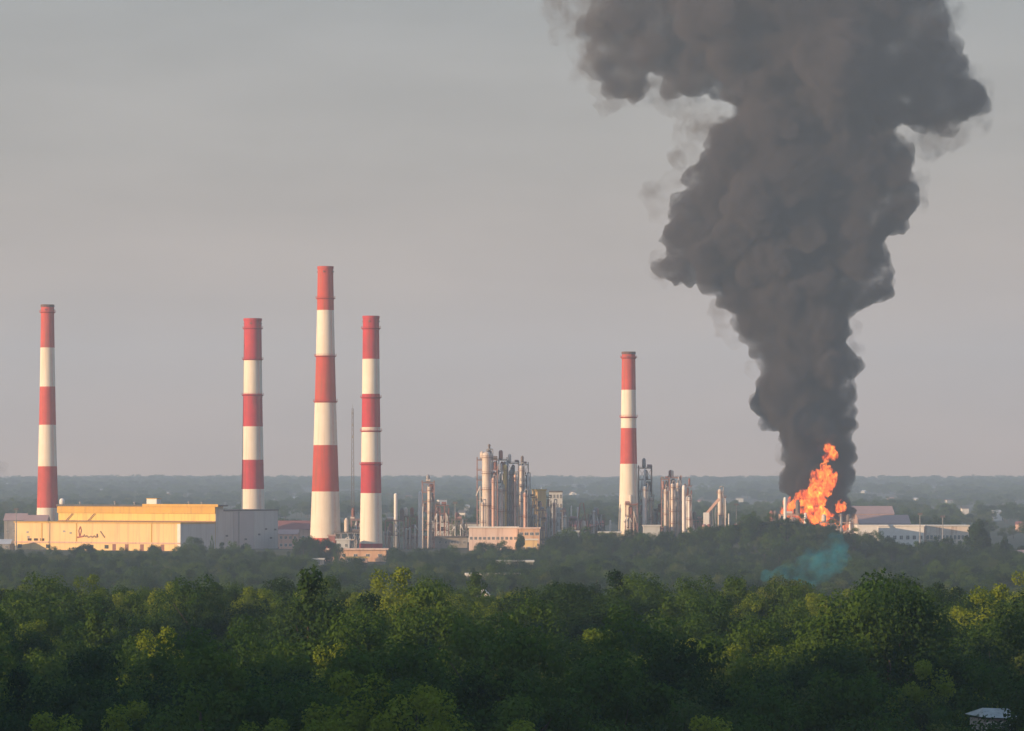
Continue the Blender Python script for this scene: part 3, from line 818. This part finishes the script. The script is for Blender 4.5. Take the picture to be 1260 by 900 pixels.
# ------------------------------------------------------------------ process plant
def vessel(px, ytop, wpx, D, label, zb=0.0, m=m_alu, nplat=3, ladder=True, pipe=True, cone=False, group=None, name='distillation_column', cat='column'):
    x = PX(px, D); r = M(wpx, D) / 2; h = PZ(ytop, D) - zb
    t = thing(name, label, cat, (x, D, zb), 0, group)
    if cone: prof = [(r * 1.25, 0), (r * 1.2, 2), (r, 5), (r, h * .7), (r * .8, h * .8), (r * .8, h)]
    else: prof = [(r * 1.1, 0), (r * 1.1, 2), (r, 2.3), (r, h - r * .9), (r * .92, h - r * .5), (r * .7, h - r * .2), (r * .3, h - .05), (.05, h)]
    MB().lathe(prof, n=28).build('shell', m, t, True)
    for i in range(nplat):
        z = h * (0.94 - i * 0.72 / max(1, nplat)); rr = r + 1.0
        p = MB(); p.lathe([(r * .98, z - .25), (rr, z - .25), (rr, z), (r * .98, z)], n=20, cap=False)
        p.path([(rr * math.cos(a * math.pi / 8), rr * math.sin(a * math.pi / 8), z + 1.1) for a in range(17)], .08, 4)
        for a in range(8): p.tube((rr * math.cos(a * math.pi / 4), rr * math.sin(a * math.pi / 4), z), (rr * math.cos(a * math.pi / 4), rr * math.sin(a * math.pi / 4), z + 1.1), .07, None, 4)
        p.build('platform', m_rust, t)
    if ladder:
        l = MB()
        for s in (-.3, .3): l.tube((s + r * .5, -r - .5, 0), (s + r * .5, -r - .5, h * .94), .08, None, 4)
        z = 1.0
        while z < h * .94: l.tube((-.3 + r * .5, -r - .5, z), (.3 + r * .5, -r - .5, z), .05, None, 4); z += 1.2
        l.build('ladder', m_rust, t)
    if pipe:
        MB().path([(0, 0, h - .2), (0, 0, h + 1.6), (r + .8, -.3, h + 1.6), (r + .8, -.3, 1.5), (r + 3, -.3, 1.5)], .32, 8).build('overhead_pipe', m_galv, t, True)
    return t

def frame(px0, px1, ytop, D, label, depth=12, nx=3, nz=6, m=m_pink, zb=0.0, top_eq=True, name='steel_frame', cat='steel structure', pipes=True):
    x0, x1 = PX(px0, D), PX(px1, D); L = x1 - x0; h = PZ(ytop, D) - zb
    t = thing(name, label, cat, ((x0 + x1) / 2, D, zb))
    b = MB(); rg = random.Random(int(px0 * 7))
    for i in range(nx):
        X = -L / 2 + L * i / (nx - 1)
        for Y in (0, depth):
            b.tube((X, Y, -.5), (X, Y, h * (1.03 if i % 2 == 0 else .93)), .42, None, 4)
    for k in range(1, nz + 1):
        z = h * k / nz - .2
        for Y in (0, depth): b.tube((-L / 2, Y, z), (L / 2, Y, z), .34, None, 4)
        for i in range(nx): b.tube((-L / 2 + L * i / (nx - 1), 0, z), (-L / 2 + L * i / (nx - 1), depth, z), .2, None, 4)
        for i in range(nx - 1):
            if rg.random() < .6:
                X0 = -L / 2 + L * i / (nx - 1); X1 = X0 + L / (nx - 1); z0 = h * (k - 1) / nz
                b.tube((X0, 0, z0), (X1, 0, z), .14, None, 4)
                b.tube((X1, 0, z0), (X0, 0, z), .14, None, 4)
    b.build('frame', m, t)
    for k in range(1, nz + 1):
        z = h * k / nz
        a = -L / 2 - rg.uniform(0, .8); c = L / 2 + rg.uniform(0, .8)
        d = MB().bx(a, c, -.5, depth + .5, z, z + .22)
        for zz in (.6, 1.15):
            d.path([(a, -.45, z + zz), (c, -.45, z + zz)], .07, 4)
        n = max(2, int(L / 2.5))
        for i in range(n + 1): d.tube((a + (c - a) * i / n, -.45, z), (a + (c - a) * i / n, -.45, z + 1.15), .06, None, 4)
        d.build('deck', m_steel if k % 2 else m, t)
        if k < nz or top_eq:
          for q in range(2 if L > 5 else 1):
            e = MB(); X = rg.uniform(-L * .4, L * .4); rr = min(1.5, L * .15)
            if rg.random() < .6: e.lathe([(rr * .6, z + .25), (rr, z + .7), (rr, z + h / nz * .7), (rr * .4, z + h / nz * .85)], X, 2.0, 14)
            else: e.tube((X - L * .18, 1.6, z + 1.3), (X + L * .18, 1.6, z + 1.3), rr * .8, None, 14)
            e.build('equipment', rg.choice((m_alu, m_galv, m_steel, m_rust, m_pink)), t, False)
    if pipes:
        for i in range(3):
            X = -L / 2 + L * (i + .5) / 3 + rg.uniform(-1, 1)
            MB().path([(X, -.9, 0), (X, -.9, h * rg.uniform(.6, 1.03)), (X + rg.choice((-1, 1)) * L * .2, -.9, h * .6)], .28, 8).build('pipe', rg.choice((m_alu, m_wht, m_galv)), t, True)
    return t

G = 'process columns of the refinery'
vessel(487, 607, 4.6, 2520, 'thin white stack, left one of the pair right of the chimneys', 0, m_wht, 0, False, False, name='vent_stack', cat='stack')
vessel(517, 605, 5.0, 2520, 'thin white stack, right one of the pair, beside a rusty frame', 0, m_wht, 0, False, False, name='vent_stack', cat='stack')
vessel(528.5, 599, 4.6, 2530, 'slim pale column inside the rusty frame by the pair of white stacks', 0, m_alu, 4, True, False)
frame(519.5, 534, 594, 2536, 'narrow rusty frame right of the pair of white stacks', 6, 3, 7, m_pink)
frame(474, 497, 641, 2500, 'low pipe rack with valves round the left white stack', 8, 5, 2, m_pink)
frame(497, 513, 636, 2505, 'low red frame with a pump house between the two white stacks', 8, 3, 3, m_rust)
frame(432, 446, 640, 2540, 'low pipe bridge between the two right tall chimneys', 6, 3, 2, m_pink)
frame(412, 444, 656, 2470, 'grey pipe bridge at the foot of the two right tall chimneys', 6, 5, 1, m_galv)

vessel(599, 556, 11.5, 2470, 'thick pale main column of the big refinery tower with dark platforms', 6, m_alu, 4, True, True)
frame(587, 612, 566, 2480, 'faded red scaffold frame around the thick main column', 14, 4, 9, m_pink)
MBt = thing('flare_tip', 'dark pointed vent on top of the thick main column', 'vent', (PX(602, 2472), 2472, PZ(556, 2472)))
MB().lathe([(1.6, -4), (1.6, 0), (1.0, .6), (.6, 3.2), (.9, 3.6), (.9, 4.4), (.2, 5)], n=12).build('vent_pipe', m_steel, MBt)
MB().lathe([(1.5, .3), (2.2, .3), (2.2, .5), (1.5, .5)], n=12, cap=False).build('collar', m_steel, MBt)
vessel(616, 600, 5.5, 2465, 'short pale column at the right side of the thick main column', 4, m_alu, 2)
frame(611, 624, 566, 2490, 'tall dark frame between the main column and the green-grey column', 14, 3, 8, m_steel)
vessel(621.5, 572, 4.2, 2478, 'slim yellow-grey column in the middle of the refinery tower group', 0, m_yel, 3)
frame(625, 638, 570, 2500, 'dark slender frame tower in the middle of the refinery group', 12, 3, 8, m_steel)
vessel(629, 578, 5, 2492, 'grey column half hidden in the dark slender frame', 0, m_galv, 3)
vessel(641.5, 573, 4.6, 2475, 'slim white column at the right of the refinery tower group', 0, m_alu, 4)
frame(638, 650, 572, 2486, 'frame tower around the slim white right column', 10, 3, 8, m_steel)
vessel(649, 585, 3.5, 2495, 'thin dark pipe column at the right end of the refinery tower group', 0, m_steel, 2)
frame(650, 660, 612, 2505, 'low rusty stair frame between the refinery group and the cream block', 8, 3, 5, m_pink)
frame(671, 678, 612, 2560, 'thin dark frame at the right side of the cream block', 8, 2, 5, m_steel)
frame(690, 722, 640, 2540, 'low dark pipe rack right of the grey narrow block', 8, 5, 2, m_steel)
# A-frame gantry
def aframe(px, ytop, D, wpx, label):
    t = thing('girder_gantry', label, 'gantry', (PX(px, D), D, 0)); h = PZ(ytop, D); w_ = M(wpx, D) / 2
    b = MB()
    for Y in (0, 7):
        for s in (-1, 1): b.tube((s * w_, Y, 0), (s * 1.0, Y, h), .4, None, 4)
        b.tube((-w_ * .6, Y, h * .4), (w_ * .6, Y, h * .4), .28, None, 4)
        b.tube((-w_ * .6, Y, h * .4), (w_ * .3, Y, h * .75), .22, None, 4)
    b.tube((0, 0, h), (0, 7, h), .35, None, 4)
    b.build('girder', m_rust, t)
    MB().lathe([(1.6, h * .1), (2.0, h * .2), (2.0, h * .5), (1.2, h * .6), (.1, h * .62)], 1.2, 3, 16).build('hopper', m_alu, t, True)
    MB().bx(-w_, w_, -.6, 7.6, h * .4 + .3, h * .4 + .6).build('deck', m_pink, t)
aframe(716, 619, 2530, 20, 'rusty slanted girder gantry with pale hopper, left of the lone chimney')
vessel(711, 624, 2.4, 2535, 'thin pale vent pipe beside the slanted girder gantry', 0, m_wht, 0, False, False, name='vent_stack', cat='stack')
frame(770, 784, 621, 2492, 'dark red steel frame clasping the foot of the lone chimney', 5, 3, 4, m_rust)
frame(786, 802, 576, 2510, 'dark frame tower with crown of rails right of the lone chimney', 10, 3, 7, m_steel)
vessel(793, 598, 5.4, 2500, 'white column topped by dark crown of rails right of the lone chimney', 0, m_wht, 1)
frame(814, 824, 590, 2500, 'pink frame tower, leftmost of the cluster right of the lone chimney', 8, 3, 7, m_pink)
vessel(827.5, 595, 4, 2490, 'pale column between the two pink frame towers', 0, m_alu, 4)
vessel(834, 594, 3.6, 2500, 'slim cream column in the pink frame cluster', 0, m_alu, 4)
frame(823, 838, 588, 2510, 'taller pink frame tower in the middle of its cluster', 10, 3, 8, m_pink)
vessel(841.5, 597, 4.4, 2470, 'bright white column in front of the pink frame cluster', -3, m_wht, 0, True, False)
frame(843, 851, 598, 2500, 'narrow olive frame at the right end of the pink cluster', 8, 2, 7, m_rust)
vessel(886, 602, 5.6, 2480, 'cream column with bulb top beside the slanted gantry', 0, m_alu, 2)
def slant():
    D = 2470; t = thing('slanted_gantry', 'white sloping covered conveyor climbing to the cream column', 'conveyor', (PX(868, D), D, 0))
    L = M(17, D); b = MB()
    b.tube((0, 0, PZ(634, D)), (L, 0, PZ(614, D)), 1.2, None, 4); b.build('conveyor_tube', m_plast, t)
    s = MB()
    for f in (.05, .4, .75): s.tube((L * f, 0, 0), (L * f, 0, PZ(634 - 20 * f, D) - 1), .3, None, 4)
    s.tube((0, 0, 3), (L * .4, 0, PZ(630, D)), .2, None, 4); s.tube((L * .4, 0, 3), (L * .75, 0, PZ(620, D)), .2, None, 4)
    s.build('trestle', m_galv, t)
    MB().bx(-1.2, 2.4, -1.2, 3, 0, PZ(631, D)).build('transfer_house', m_wht, t)
    MB().lathe([(2.2, 6), (2.4, 9), (2.4, 14), (.3, 16.5)], L * .5, 4, 16).build('hopper', m_alu, t, True)
slant()
frame(862, 884, 655, 2450, 'low grey rack under the slanted conveyor', 8, 4, 2, m_galv)
frame(888, 893, 612, 2490, 'thin rusty stair tower right of the cream bulb column', 6, 2, 6, m_rust)
EX = [('s', 478, 648, 2.6, 2512, 'short pink vent left of the left white stack'), ('s', 502, 636, 3.0, 2508, 'short pink stub stack between the two white stacks'),
      ('f', 536, 552, 622, 2590, 'hazy thin pipe frame right of the rusty frame'), ('f', 556, 574, 640, 2620, 'low grey pipe rack left of the refinery tower'),
      ('v', 607, 588, 4.0, 2462, 'short dark drum column against the main column'), ('v', 634, 584, 3.2, 2470, 'narrow white riser between the refinery frames'),
      ('v', 594, 618, 4.2, 2462, 'low pale column at the left foot of the main column'), ('v', 646, 606, 3.6, 2462, 'low pink column at the right foot of the refinery group'),
      ('f', 660, 672, 628, 2500, 'small rusty frame before the cream block'), ('v', 682, 618, 3.4, 2530, 'pale column before the grey narrow block'),
      ('v', 695, 634, 4.6, 2520, 'short squat column right of the grey narrow block'), ('s', 703, 622, 1.8, 2545, 'thin grey pipe stack left of the slanted girder gantry'),
      ('f', 724, 744, 634, 2550, 'low pink pipe rack between gantry and lone chimney'), ('v', 731, 628, 3.4, 2545, 'pale column rising from the low pink rack'),
      ('s', 751, 640, 2.2, 2530, 'small white vent left of the lone chimney foot'), ('v', 801, 612, 3.6, 2505, 'short white column at the right of the dark frame tower'),
      ('f', 800, 813, 630, 2515, 'low rack between the dark frame tower and the pink towers'), ('v', 819, 602, 3.4, 2495, 'thin white column inside the leftmost pink frame'),
      ('v', 848, 612, 3.4, 2480, 'short pale column right of the bright white column'), ('f', 852, 866, 640, 2500, 'low grey rack between pink cluster and sloping conveyor'),
      ('v', 873, 628, 4.0, 2480, 'bulky short column under the sloping conveyor'), ('s', 897, 632, 2.0, 2500, 'thin stub stack right of the cream bulb column'),
      ('f', 905, 932, 646, 2510, 'long low pipe rack between the conveyor and the mound trees'),
      ('v', 975, 640, 3.0, 2450, 'short white column left in the fire rack'), ('v', 1022, 640, 3.0, 2450, 'short pale column in the burning frame'), ('v', 1046, 642, 3.2, 2450, 'grey column at the right end of the burning frame')]
for e in EX:
    if e[0] == 'f': frame(e[1], e[2], e[3], e[4], e[5], 9, 4, max(2, int((672 - e[3]) / 9)), (m_pink, m_steel, m_rust)[int(e[1]) % 3])
    elif e[0] == 'v': vessel(e[1], e[2], e[3], e[4], e[5], 0, (m_alu, m_plast, m_wht)[int(e[1]) % 3], 2)
    else: vessel(e[1], e[2], e[3], e[4], e[5], 0, (m_plast, m_wht)[int(e[1]) % 2], 0, False, False, name='vent_stack', cat='stack')
# around the fire
vessel(966, 612, 3.8, 2440, 'slim white stack left of the flames', 0, m_wht, 0, False, False, name='vent_stack', cat='stack')
vessel(991, 631, 3.6, 2440, 'short white stack in front of the middle of the flames', 0, m_wht, 0, False, False, name='vent_stack', cat='stack')
vessel(1035, 632, 3.2, 2430, 'slim pale stack right of the flames', 0, m_galv, 1, False, False, name='vent_stack', cat='stack')
frame(960, 988, 634, 2455, 'low glowing pipe rack at the left foot of the fire', 10, 5, 2, m_plast)
frame(1010, 1050, 643, 2450, 'pale burning unit frame under the right side of the flames', 14, 6, 3, m_plast)
frame(940, 960, 643, 2480, 'grey pipe rack left of the fire', 10, 4, 2, m_galv)
# street lamps and floodlight masts
def lampmast(px, ytop, D, label, zb=0):
    t = thing('floodlight_mast', label, 'light mast', (PX(px, D), D, zb)); h = PZ(ytop, D) - zb
    MB().tube((0, 0, 0), (0, 0, h), .45, .22, 8).build('pole', m_galv, t)
    MB().bx(-1.6, 1.6, -.4, .4, h, h + .5).box(-1, -.5, h + .9, .8, .5, .8).box(1, -.5, h + .9, .8, .5, .8).box(0, -.5, h + .9, .8, .5, .8).build('lamp_head', m_steel, t)
lampmast(1132, 634, 2435, 'dark floodlight mast between the two long grey sheds')
lampmast(1160, 637, 2440, 'pale floodlight mast above the mauve shed')
lampmast(560, 620, 2620, 'hazy lamp mast left of the big refinery tower')
lampmast(20, 628, 2480, 'lamp mast left of the leftmost chimney')
lampmast(692, 630, 2470, 'pale lamp mast between the narrow grey block and the gantry')
lampmast(906, 622, 2500, 'lamp mast right of the cream bulb column')

# ------------------------------------------------------------------ distant houses
lst = []
for i, (px, yt, D) in enumerate(HZ):
    x = PX(px, D); zg = ground(x, D); h = random.uniform(5.5, 9.0) * (1.5 if i % 7 == 0 else 1); tall = h > 9.5
    L = random.uniform(3.0, 6.5) * (1.6 if i % 6 == 1 else 1) * (D / 5000) ** .5
    mw = (m_wht, m_plast, m_wht, m_grey, m_wht)[i % 5]
    lab = 'tiny %s house in the hazy far woods beyond the %s' % (('white', 'pinkish', 'white', 'grey', 'white')[i % 5], near(px))
    t = thing('distant_house', lab, 'house', (x, D, zg), R(random.uniform(-35, 25)), 'houses scattered in the far haze')
    lst.append((t, lab, px))
    MB().bx(-L, L, 0, 9, -3, h).build('wall', mw, t)
    r = MB(); hh = h + .01; rr = .8 if tall else 2.6
    r.v += [(-L - .5, -.5, hh), (L + .5, -.5, hh), (L + .5, 9.5, hh), (-L - .5, 9.5, hh), (-L - .5, 4.5, hh + rr), (L + .5, 4.5, hh + rr)]
    for f in ((0, 1, 5, 4), (2, 3, 4, 5), (0, 4, 3), (1, 2, 5), (0, 3, 2, 1)): r.f.append(f); r.m.append(0)
    r.build('roof', (m_roofl, m_roofr, m_roofd)[i % 3], t)
unique_labels(lst)

# ------------------------------------------------------------------ smoke, flames
def blobmesh(name, blobs, D, voxel, kids1, kids2, seed, disp, dscale, up=0.0, squash=1.0, k1=(.30, .48), k2=(.28, .45)):
    """union of billows: spheres on spheres on spheres, merged, roughened, merged again"""
    rg = random.Random(seed)
    unit = bmesh.new(); bmesh.ops.create_icosphere(unit, subdivisions=2, radius=1.0)
    uv = np.array([v.co[:] for v in unit.verts]); uf = [[v.index for v in f.verts] for f in unit.faces]; unit.free()
    V = []; Fc = []
    def add(c, r):
        b = sum(len(a) for a in V)
        V.append(uv * r + np.array(c))
        Fc.append(np.array(uf) + b)
    cnt = [0]
    VV = []
    def rd():
        while True:
            d = Vector((rg.uniform(-1, 1), rg.uniform(-1, 1), rg.uniform(-1, 1)))
            if .1 < d.length < 1: return d.normalized()
    S = []
    for q in blobs:
        px, py, rp = q[:3]; dy = q[3] if len(q) > 3 else rg.uniform(-.35, .35) * rp
        c = Vector((PX(px, D), D + M(dy, D), PZ(py, D))); r = M(rp, D) * 0.88
        S.append((c, r))
        for i in range(kids1):
            d = rd(); r1 = r * rg.uniform(*k1); c1 = c + d * (r * rg.uniform(.80, .98)) + Vector((0, 0, up * r1))
            S.append((c1, r1))
            for j in range(kids2):
                e = (rd() + d * .8).normalized(); r2 = r1 * rg.uniform(*k2)
                S.append((c1 + e * r1 * .95 + Vector((0, 0, up * r2)), r2))
    n0 = len(uv)
    A = np.concatenate([uv * np.array([s[1]] * 3) + np.array(s[0][:]) for s in S])
    FF = np.concatenate([np.array(uf) + i * n0 for i in range(len(S))])
    c0 = Vector((PX(blobs[0][0], D), D, 0))
    A = A - np.array(c0[:])
    me = bpy.data.meshes.new(name + '_raw'); me.from_pydata(A.tolist(), [], FF.tolist())
    o = bpy.data.objects.new(name, me); col.objects.link(o)
    md = o.modifiers.new('r', 'REMESH'); md.mode = 'VOXEL'; md.voxel_size = voxel
    dg = bpy.context.evaluated_depsgraph_get(); me2 = bpy.data.meshes.new_from_object(o.evaluated_get(dg))
    n = len(me2.vertices); co = np.empty(n * 3, dtype=np.float32); me2.vertices.foreach_get('co', co)
    no = np.empty(n * 3, dtype=np.float32); me2.vertex_normals.foreach_get('vector', no)
    co = co.reshape(-1, 3); no = no.reshape(-1, 3)
    d = np.empty(n, dtype=np.float32)
    for i in range(n):
        p = Vector(co[i].tolist()) * dscale
        d[i] = (0.55 - abs(noise.noise(p)) * 2.0) + 0.5 * (0.5 - abs(noise.noise(p * 2.3)) * 2)
    co = co + no * (d * disp)[:, None]
    me2.vertices.foreach_set('co', co.astype(np.float32).ravel()); me2.update()
    o.modifiers.clear(); o.data = me2; bpy.data.meshes.remove(me)
    md = o.modifiers.new('r', 'REMESH'); md.mode = 'VOXEL'; md.voxel_size = voxel
    dg = bpy.context.evaluated_depsgraph_get(); me3 = bpy.data.meshes.new_from_object(o.evaluated_get(dg))
    o.modifiers.clear(); o.data = me3; bpy.data.meshes.remove(me2)
    me3.name = name
    me3.materials.clear()
    o.location = c0
    print(name, 'verts', len(me3.vertices))
    return o

def smokemat(name, color, dens, aniso=0.0, n_scale=0.03, lo=0.35, hi=0.6, zfade=None, step=1.0, hetero=True, emis=None, emis_c=None):
    m = bpy.data.materials.new(name); m.use_nodes = True
    t = m.node_tree; L = t.links; t.nodes.clear()
    o = t.nodes.new('ShaderNodeOutputMaterial')
    pv = t.nodes.new('ShaderNodeVolumePrincipled')
    pv.inputs['Color'].default_value = (*color, 1)
    pv.inputs['Anisotropy'].default_value = aniso
    pv.inputs['Density'].default_value = dens
    L.new(pv.outputs[0], o.inputs['Volume'])
    if hetero:
        tc = t.nodes.new('ShaderNodeTexCoord')
        n = t.nodes.new('ShaderNodeTexNoise'); n.inputs['Scale'].default_value = n_scale; n.inputs['Detail'].default_value = 4
        n.inputs['Roughness'].default_value = 0.68
        L.new(tc.outputs['Object'], n.inputs['Vector'])
        mr = t.nodes.new('ShaderNodeMapRange'); mr.interpolation_type = 'SMOOTHSTEP'
        mr.inputs['From Min'].default_value = lo; mr.inputs['From Max'].default_value = hi
        mr.inputs['To Min'].default_value = 0.0; mr.inputs['To Max'].default_value = dens
        L.new(n.outputs[0], mr.inputs['Value'])
        last = mr.outputs[0]
        if zfade:
            sx = t.nodes.new('ShaderNodeSeparateXYZ'); L.new(tc.outputs['Object'], sx.inputs[0])
            m2 = t.nodes.new('ShaderNodeMapRange'); m2.inputs['From Min'].default_value = zfade[0]; m2.inputs['From Max'].default_value = zfade[1]
            m2.inputs['To Min'].default_value = 1.0; m2.inputs['To Max'].default_value = zfade[2]
            L.new(sx.outputs['Z'], m2.inputs['Value'])
            mu = t.nodes.new('ShaderNodeMath'); mu.operation = 'MULTIPLY'
            L.new(last, mu.inputs[0]); L.new(m2.outputs[0], mu.inputs[1]); last = mu.outputs[0]
        L.new(last, pv.inputs['Density'])
    # almost clear surface skin around the volume, in the cloud's own colour
    tr = t.nodes.new('ShaderNodeBsdfTransparent'); df = t.nodes.new('ShaderNodeBsdfDiffuse'); df.inputs[0].default_value = (*color, 1)
    mx = t.nodes.new('ShaderNodeMixShader'); mx.inputs[0].default_value = 0.01
    L.new(tr.outputs[0], mx.inputs[1]); L.new(df.outputs[0], mx.inputs[2]); L.new(mx.outputs[0], o.inputs['Surface'])
    try: m.cycles.volume_step_rate = step
    except Exception: pass
    try: m.cycles.volume_sampling = 'MULTIPLE_IMPORTANCE'
    except Exception: pass
    return m, pv

PLUME = [(1005,655,26),(988,642,24),(1018,632,32),(1004,605,38),(1036,588,17),(985,588,24),(1004,562,40),(1036,556,18),
 (996,522,46),(1030,520,26),(966,502,34),(944,492,20),(990,482,50),(1028,478,30),(951,486,24),(1000,442,50),(1028,448,30),(957,447,24),
 (987,402,52),(1008,412,36),(932,398,26),(972,362,62),(1014,362,40),(907,364,24),(1062,350,32),(1083,345,17),
 (960,312,80),(882,316,42),(838,326,24),(815,330,14),(1036,312,46),(1068,328,28),(950,262,90),(872,266,46),(1050,256,66),(1098,246,34),(1115,238,18),(850,288,30),
 (962,212,90),(880,228,38),(1056,202,60),(1092,206,28),(985,165,70),(1048,172,46),(1000,130,80),
 (985,98,86),(914,100,38),(1060,104,66),(852,86,40),(1120,112,50),(1162,125,40),(1155,88,44),(1190,122,26),(1128,35,46),(752,40,38),(740,78,26),(772,98,28),(1112,60,60),(1128,82,48),(1000,40,104),(890,50,66),(812,52,48),(775,62,34),
 (1100,8,62),(790,5,58),(950,-20,110),(1128,16,40),(850,-60,95),(1000,-90,110),(1100,-50,70),(760,-50,60),(900,-110,80)]
plume = blobmesh('smoke_plume', PLUME, 2600, 1.5, 16, 5, 3, 2.6, 0.12)
m_smoke, _ = smokemat('black_smoke', (0.15, 0.135, 0.14), 0.30, 0.1, 0.04, 0.30, 0.62, (100, 380, 0.30), 0.12)
plume.data.materials.append(m_smoke)
tag(plume, 'towering dark grey smoke plume billowing up from the fire', 'smoke plume')
WISP = [(806,240,16),(812,262,14),(1044,405,14),(1052,430,12),(925,455,12),(1210,155,12),(1146,40,20),(1202,112,20),(1208,136,16),(1170,165,22),(1140,178,20),(710,30,30),(735,60,36),(700,-10,40),(720,8,36),(745,45,34),(735,85,28),(765,100,26),(750,125,18),(800,100,34),(700,-10,30),(830,118,30),(852,160,22),(846,190,22),(826,225,16),(1190,120,30),(1200,140,18),(1150,160,26),(1185,95,22),(1130,225,16),(1128,248,14),(885,385,16),(893,405,14),(902,420,10),(870,150,26),(1170,20,22),(815,330,20),(968,560,14),(962,590,12),(905,165,24),(1060,175,40),(1105,150,30)]
wisp = blobmesh('smoke_wisps', WISP, 2600, 1.6, 14, 5, 9, 3.6, 0.12)
m_wisp, _ = smokemat('thin_smoke', (0.27, 0.25, 0.235), 0.075, 0.1, 0.065, 0.42, 0.74, None, 0.12)
wisp.data.materials.append(m_wisp)
tag(wisp, 'thin grey-brown wisps fraying off the edges of the smoke plume', 'smoke', None, 'stuff')

FLAME = [(964,630,4),(972,634,5),(980,639,5),(988,641,5),(1030,648,5),(1040,650,4),(1012,646,6),(1001,645,6),(1022,636,5),(1010,616,8),(1023,558,7),(1018,552,5),(1027,563,5),(1016,566,4),(1017,586,10),(1012,594,8),(1022,596,8),(1026,588,5),(1003,584,5),(1001,592,4),(1008,604,9),(1000,606,9),(1018,607,6),(990,612,7),(983,618,7),(975,622,6),(998,620,10),
 (1006,628,9),(992,630,8),(1012,637,8),(1001,638,7),(1020,643,6),(984,632,5),(1026,646,4),(970,628,5),(1036,625,6),(1032,628,5),(966,620,3)]
FD = 2572
fl = blobmesh('flames', FLAME, FD, 0.5, 18, 6, 5, 1.3, 0.28, up=1.1, k1=(.18, .42), k2=(.3, .6))
mf = bpy.data.materials.new('fire'); mf.use_nodes = True
t = mf.node_tree; L = t.links; t.nodes.clear()
o = t.nodes.new('ShaderNodeOutputMaterial'); tc = t.nodes.new('ShaderNodeTexCoord')
mp = t.nodes.new('ShaderNodeMapping'); mp.inputs['Scale'].default_value = (1, 1, .6); L.new(tc.outputs['Object'], mp.inputs[0])
n = t.nodes.new('ShaderNodeTexNoise'); n.inputs['Scale'].default_value = .32; n.inputs['Detail'].default_value = 5; n.inputs['Roughness'].default_value = .65; n.inputs['Distortion'].default_value = 1.5
L.new(mp.outputs[0], n.inputs['Vector'])
rp = t.nodes.new('ShaderNodeValToRGB'); cr = rp.color_ramp
cr.elements[0].position = .30; cr.elements[0].color = (0.30, 0.03, 0.03, 1)
cr.elements[1].position = .74; cr.elements[1].color = (1.0, 0.60, 0.07, 1)
for p, c in ((.42, (0.75, 0.035, 0.02)), (.5, (1.0, 0.085, 0.015)), (.60, (1.0, 0.24, 0.02))):
    e = cr.elements.new(p); e.color = (*c, 1)
L.new(n.outputs[0], rp.inputs[0])
em = t.nodes.new('ShaderNodeEmission'); L.new(rp.outputs[0], em.inputs[0])
th = t.nodes.new('ShaderNodeMapRange'); th.inputs['From Min'].default_value = .43; th.inputs['From Max'].default_value = .66
th.inputs['To Min'].default_value = 0.02; th.inputs['To Max'].default_value = 0.66; L.new(n.outputs[0], th.inputs['Value'])
L.new(th.outputs[0], em.inputs[1])
ab = t.nodes.new('ShaderNodeVolumeAbsorption'); ab.inputs[0].default_value = (.3, .2, .2, 1); ab.inputs[1].default_value = .16
ad = t.nodes.new('ShaderNodeAddShader'); L.new(em.outputs[0], ad.inputs[0]); L.new(ab.outputs[0], ad.inputs[1])
L.new(ad.outputs[0], o.inputs['Volume'])
e2 = t.nodes.new('ShaderNodeEmission'); e2.inputs[0].default_value = (1, .3, .06, 1); tr = t.nodes.new('ShaderNodeBsdfTransparent')
mx = t.nodes.new('ShaderNodeMixShader'); mx.inputs[0].default_value = .01; L.new(tr.outputs[0], mx.inputs[1]); L.new(e2.outputs[0], mx.inputs[2]); L.new(mx.outputs[0], o.inputs['Surface'])
mf.cycles.volume_step_rate = 0.15
fl.data.materials.append(mf)
tag(fl, 'orange flames leaping up at the foot of the smoke plume', 'fire')

TEAL = [(1016,688,16),(1024,674,12),(1001,694,16),(1012,703,14),(982,700,12),(962,705,11),(944,709,8),(1030,662,8),(1002,712,12),(985,709,12),(1022,698,13),(1038,688,9),(1034,676,9)]
tl = blobmesh('mist', TEAL, 1640, 0.9, 14, 5, 6, 1.8, 0.16)
m_teal, _ = smokemat('teal_mist', (0.08, 0.66, 0.80), 0.11, 0.2, 0.08, 0.36, 0.74, None, 0.3)
tl.data.materials.append(m_teal)
tag(tl, 'turquoise mist drifting through the trees below the fire', 'mist')

SM = [(0,575,9),(-6,584,9),(4,582,6),(-8,570,8),(8,586,4)]
sm = blobmesh('distant_smoke', SM, 4200, 2.0, 10, 3, 8, 2.0, 0.1)
m_sm, _ = smokemat('far_smoke', (0.2, 0.2, 0.22), 0.03, 0.1, 0.03, 0.33, 0.66, None, 0.3)
sm.data.materials.append(m_sm)
tag(sm, 'faint dark smoke smudge low at the left edge of the sky', 'smoke', None, 'stuff')

# ------------------------------------------------------------------ haze
hb = MB().bx(-5600, 5600, -3400, 13600, -60, 520)
hm = bpy.data.materials.new('haze_air'); hm.use_nodes = True
t = hm.node_tree; t.nodes.clear(); o = t.nodes.new('ShaderNodeOutputMaterial'); pv = t.nodes.new('ShaderNodeVolumePrincipled')
pv.inputs['Color'].default_value = (0.62, 0.80, 1.0, 1); pv.inputs['Density'].default_value = 1.14e-4; pv.inputs['Anisotropy'].default_value = 0.1
t.links.new(pv.outputs[0], o.inputs['Volume'])
haze = hb.build('haze', hm)
haze['kind'] = 'stuff'; haze['label'] = 'pale evening haze lying over woods and plant'; haze['category'] = 'haze'

for o in col.objects:
    if o.parent is None and o.type in ('MESH', 'EMPTY') and 'kind' not in o: o['kind'] = 'thing'
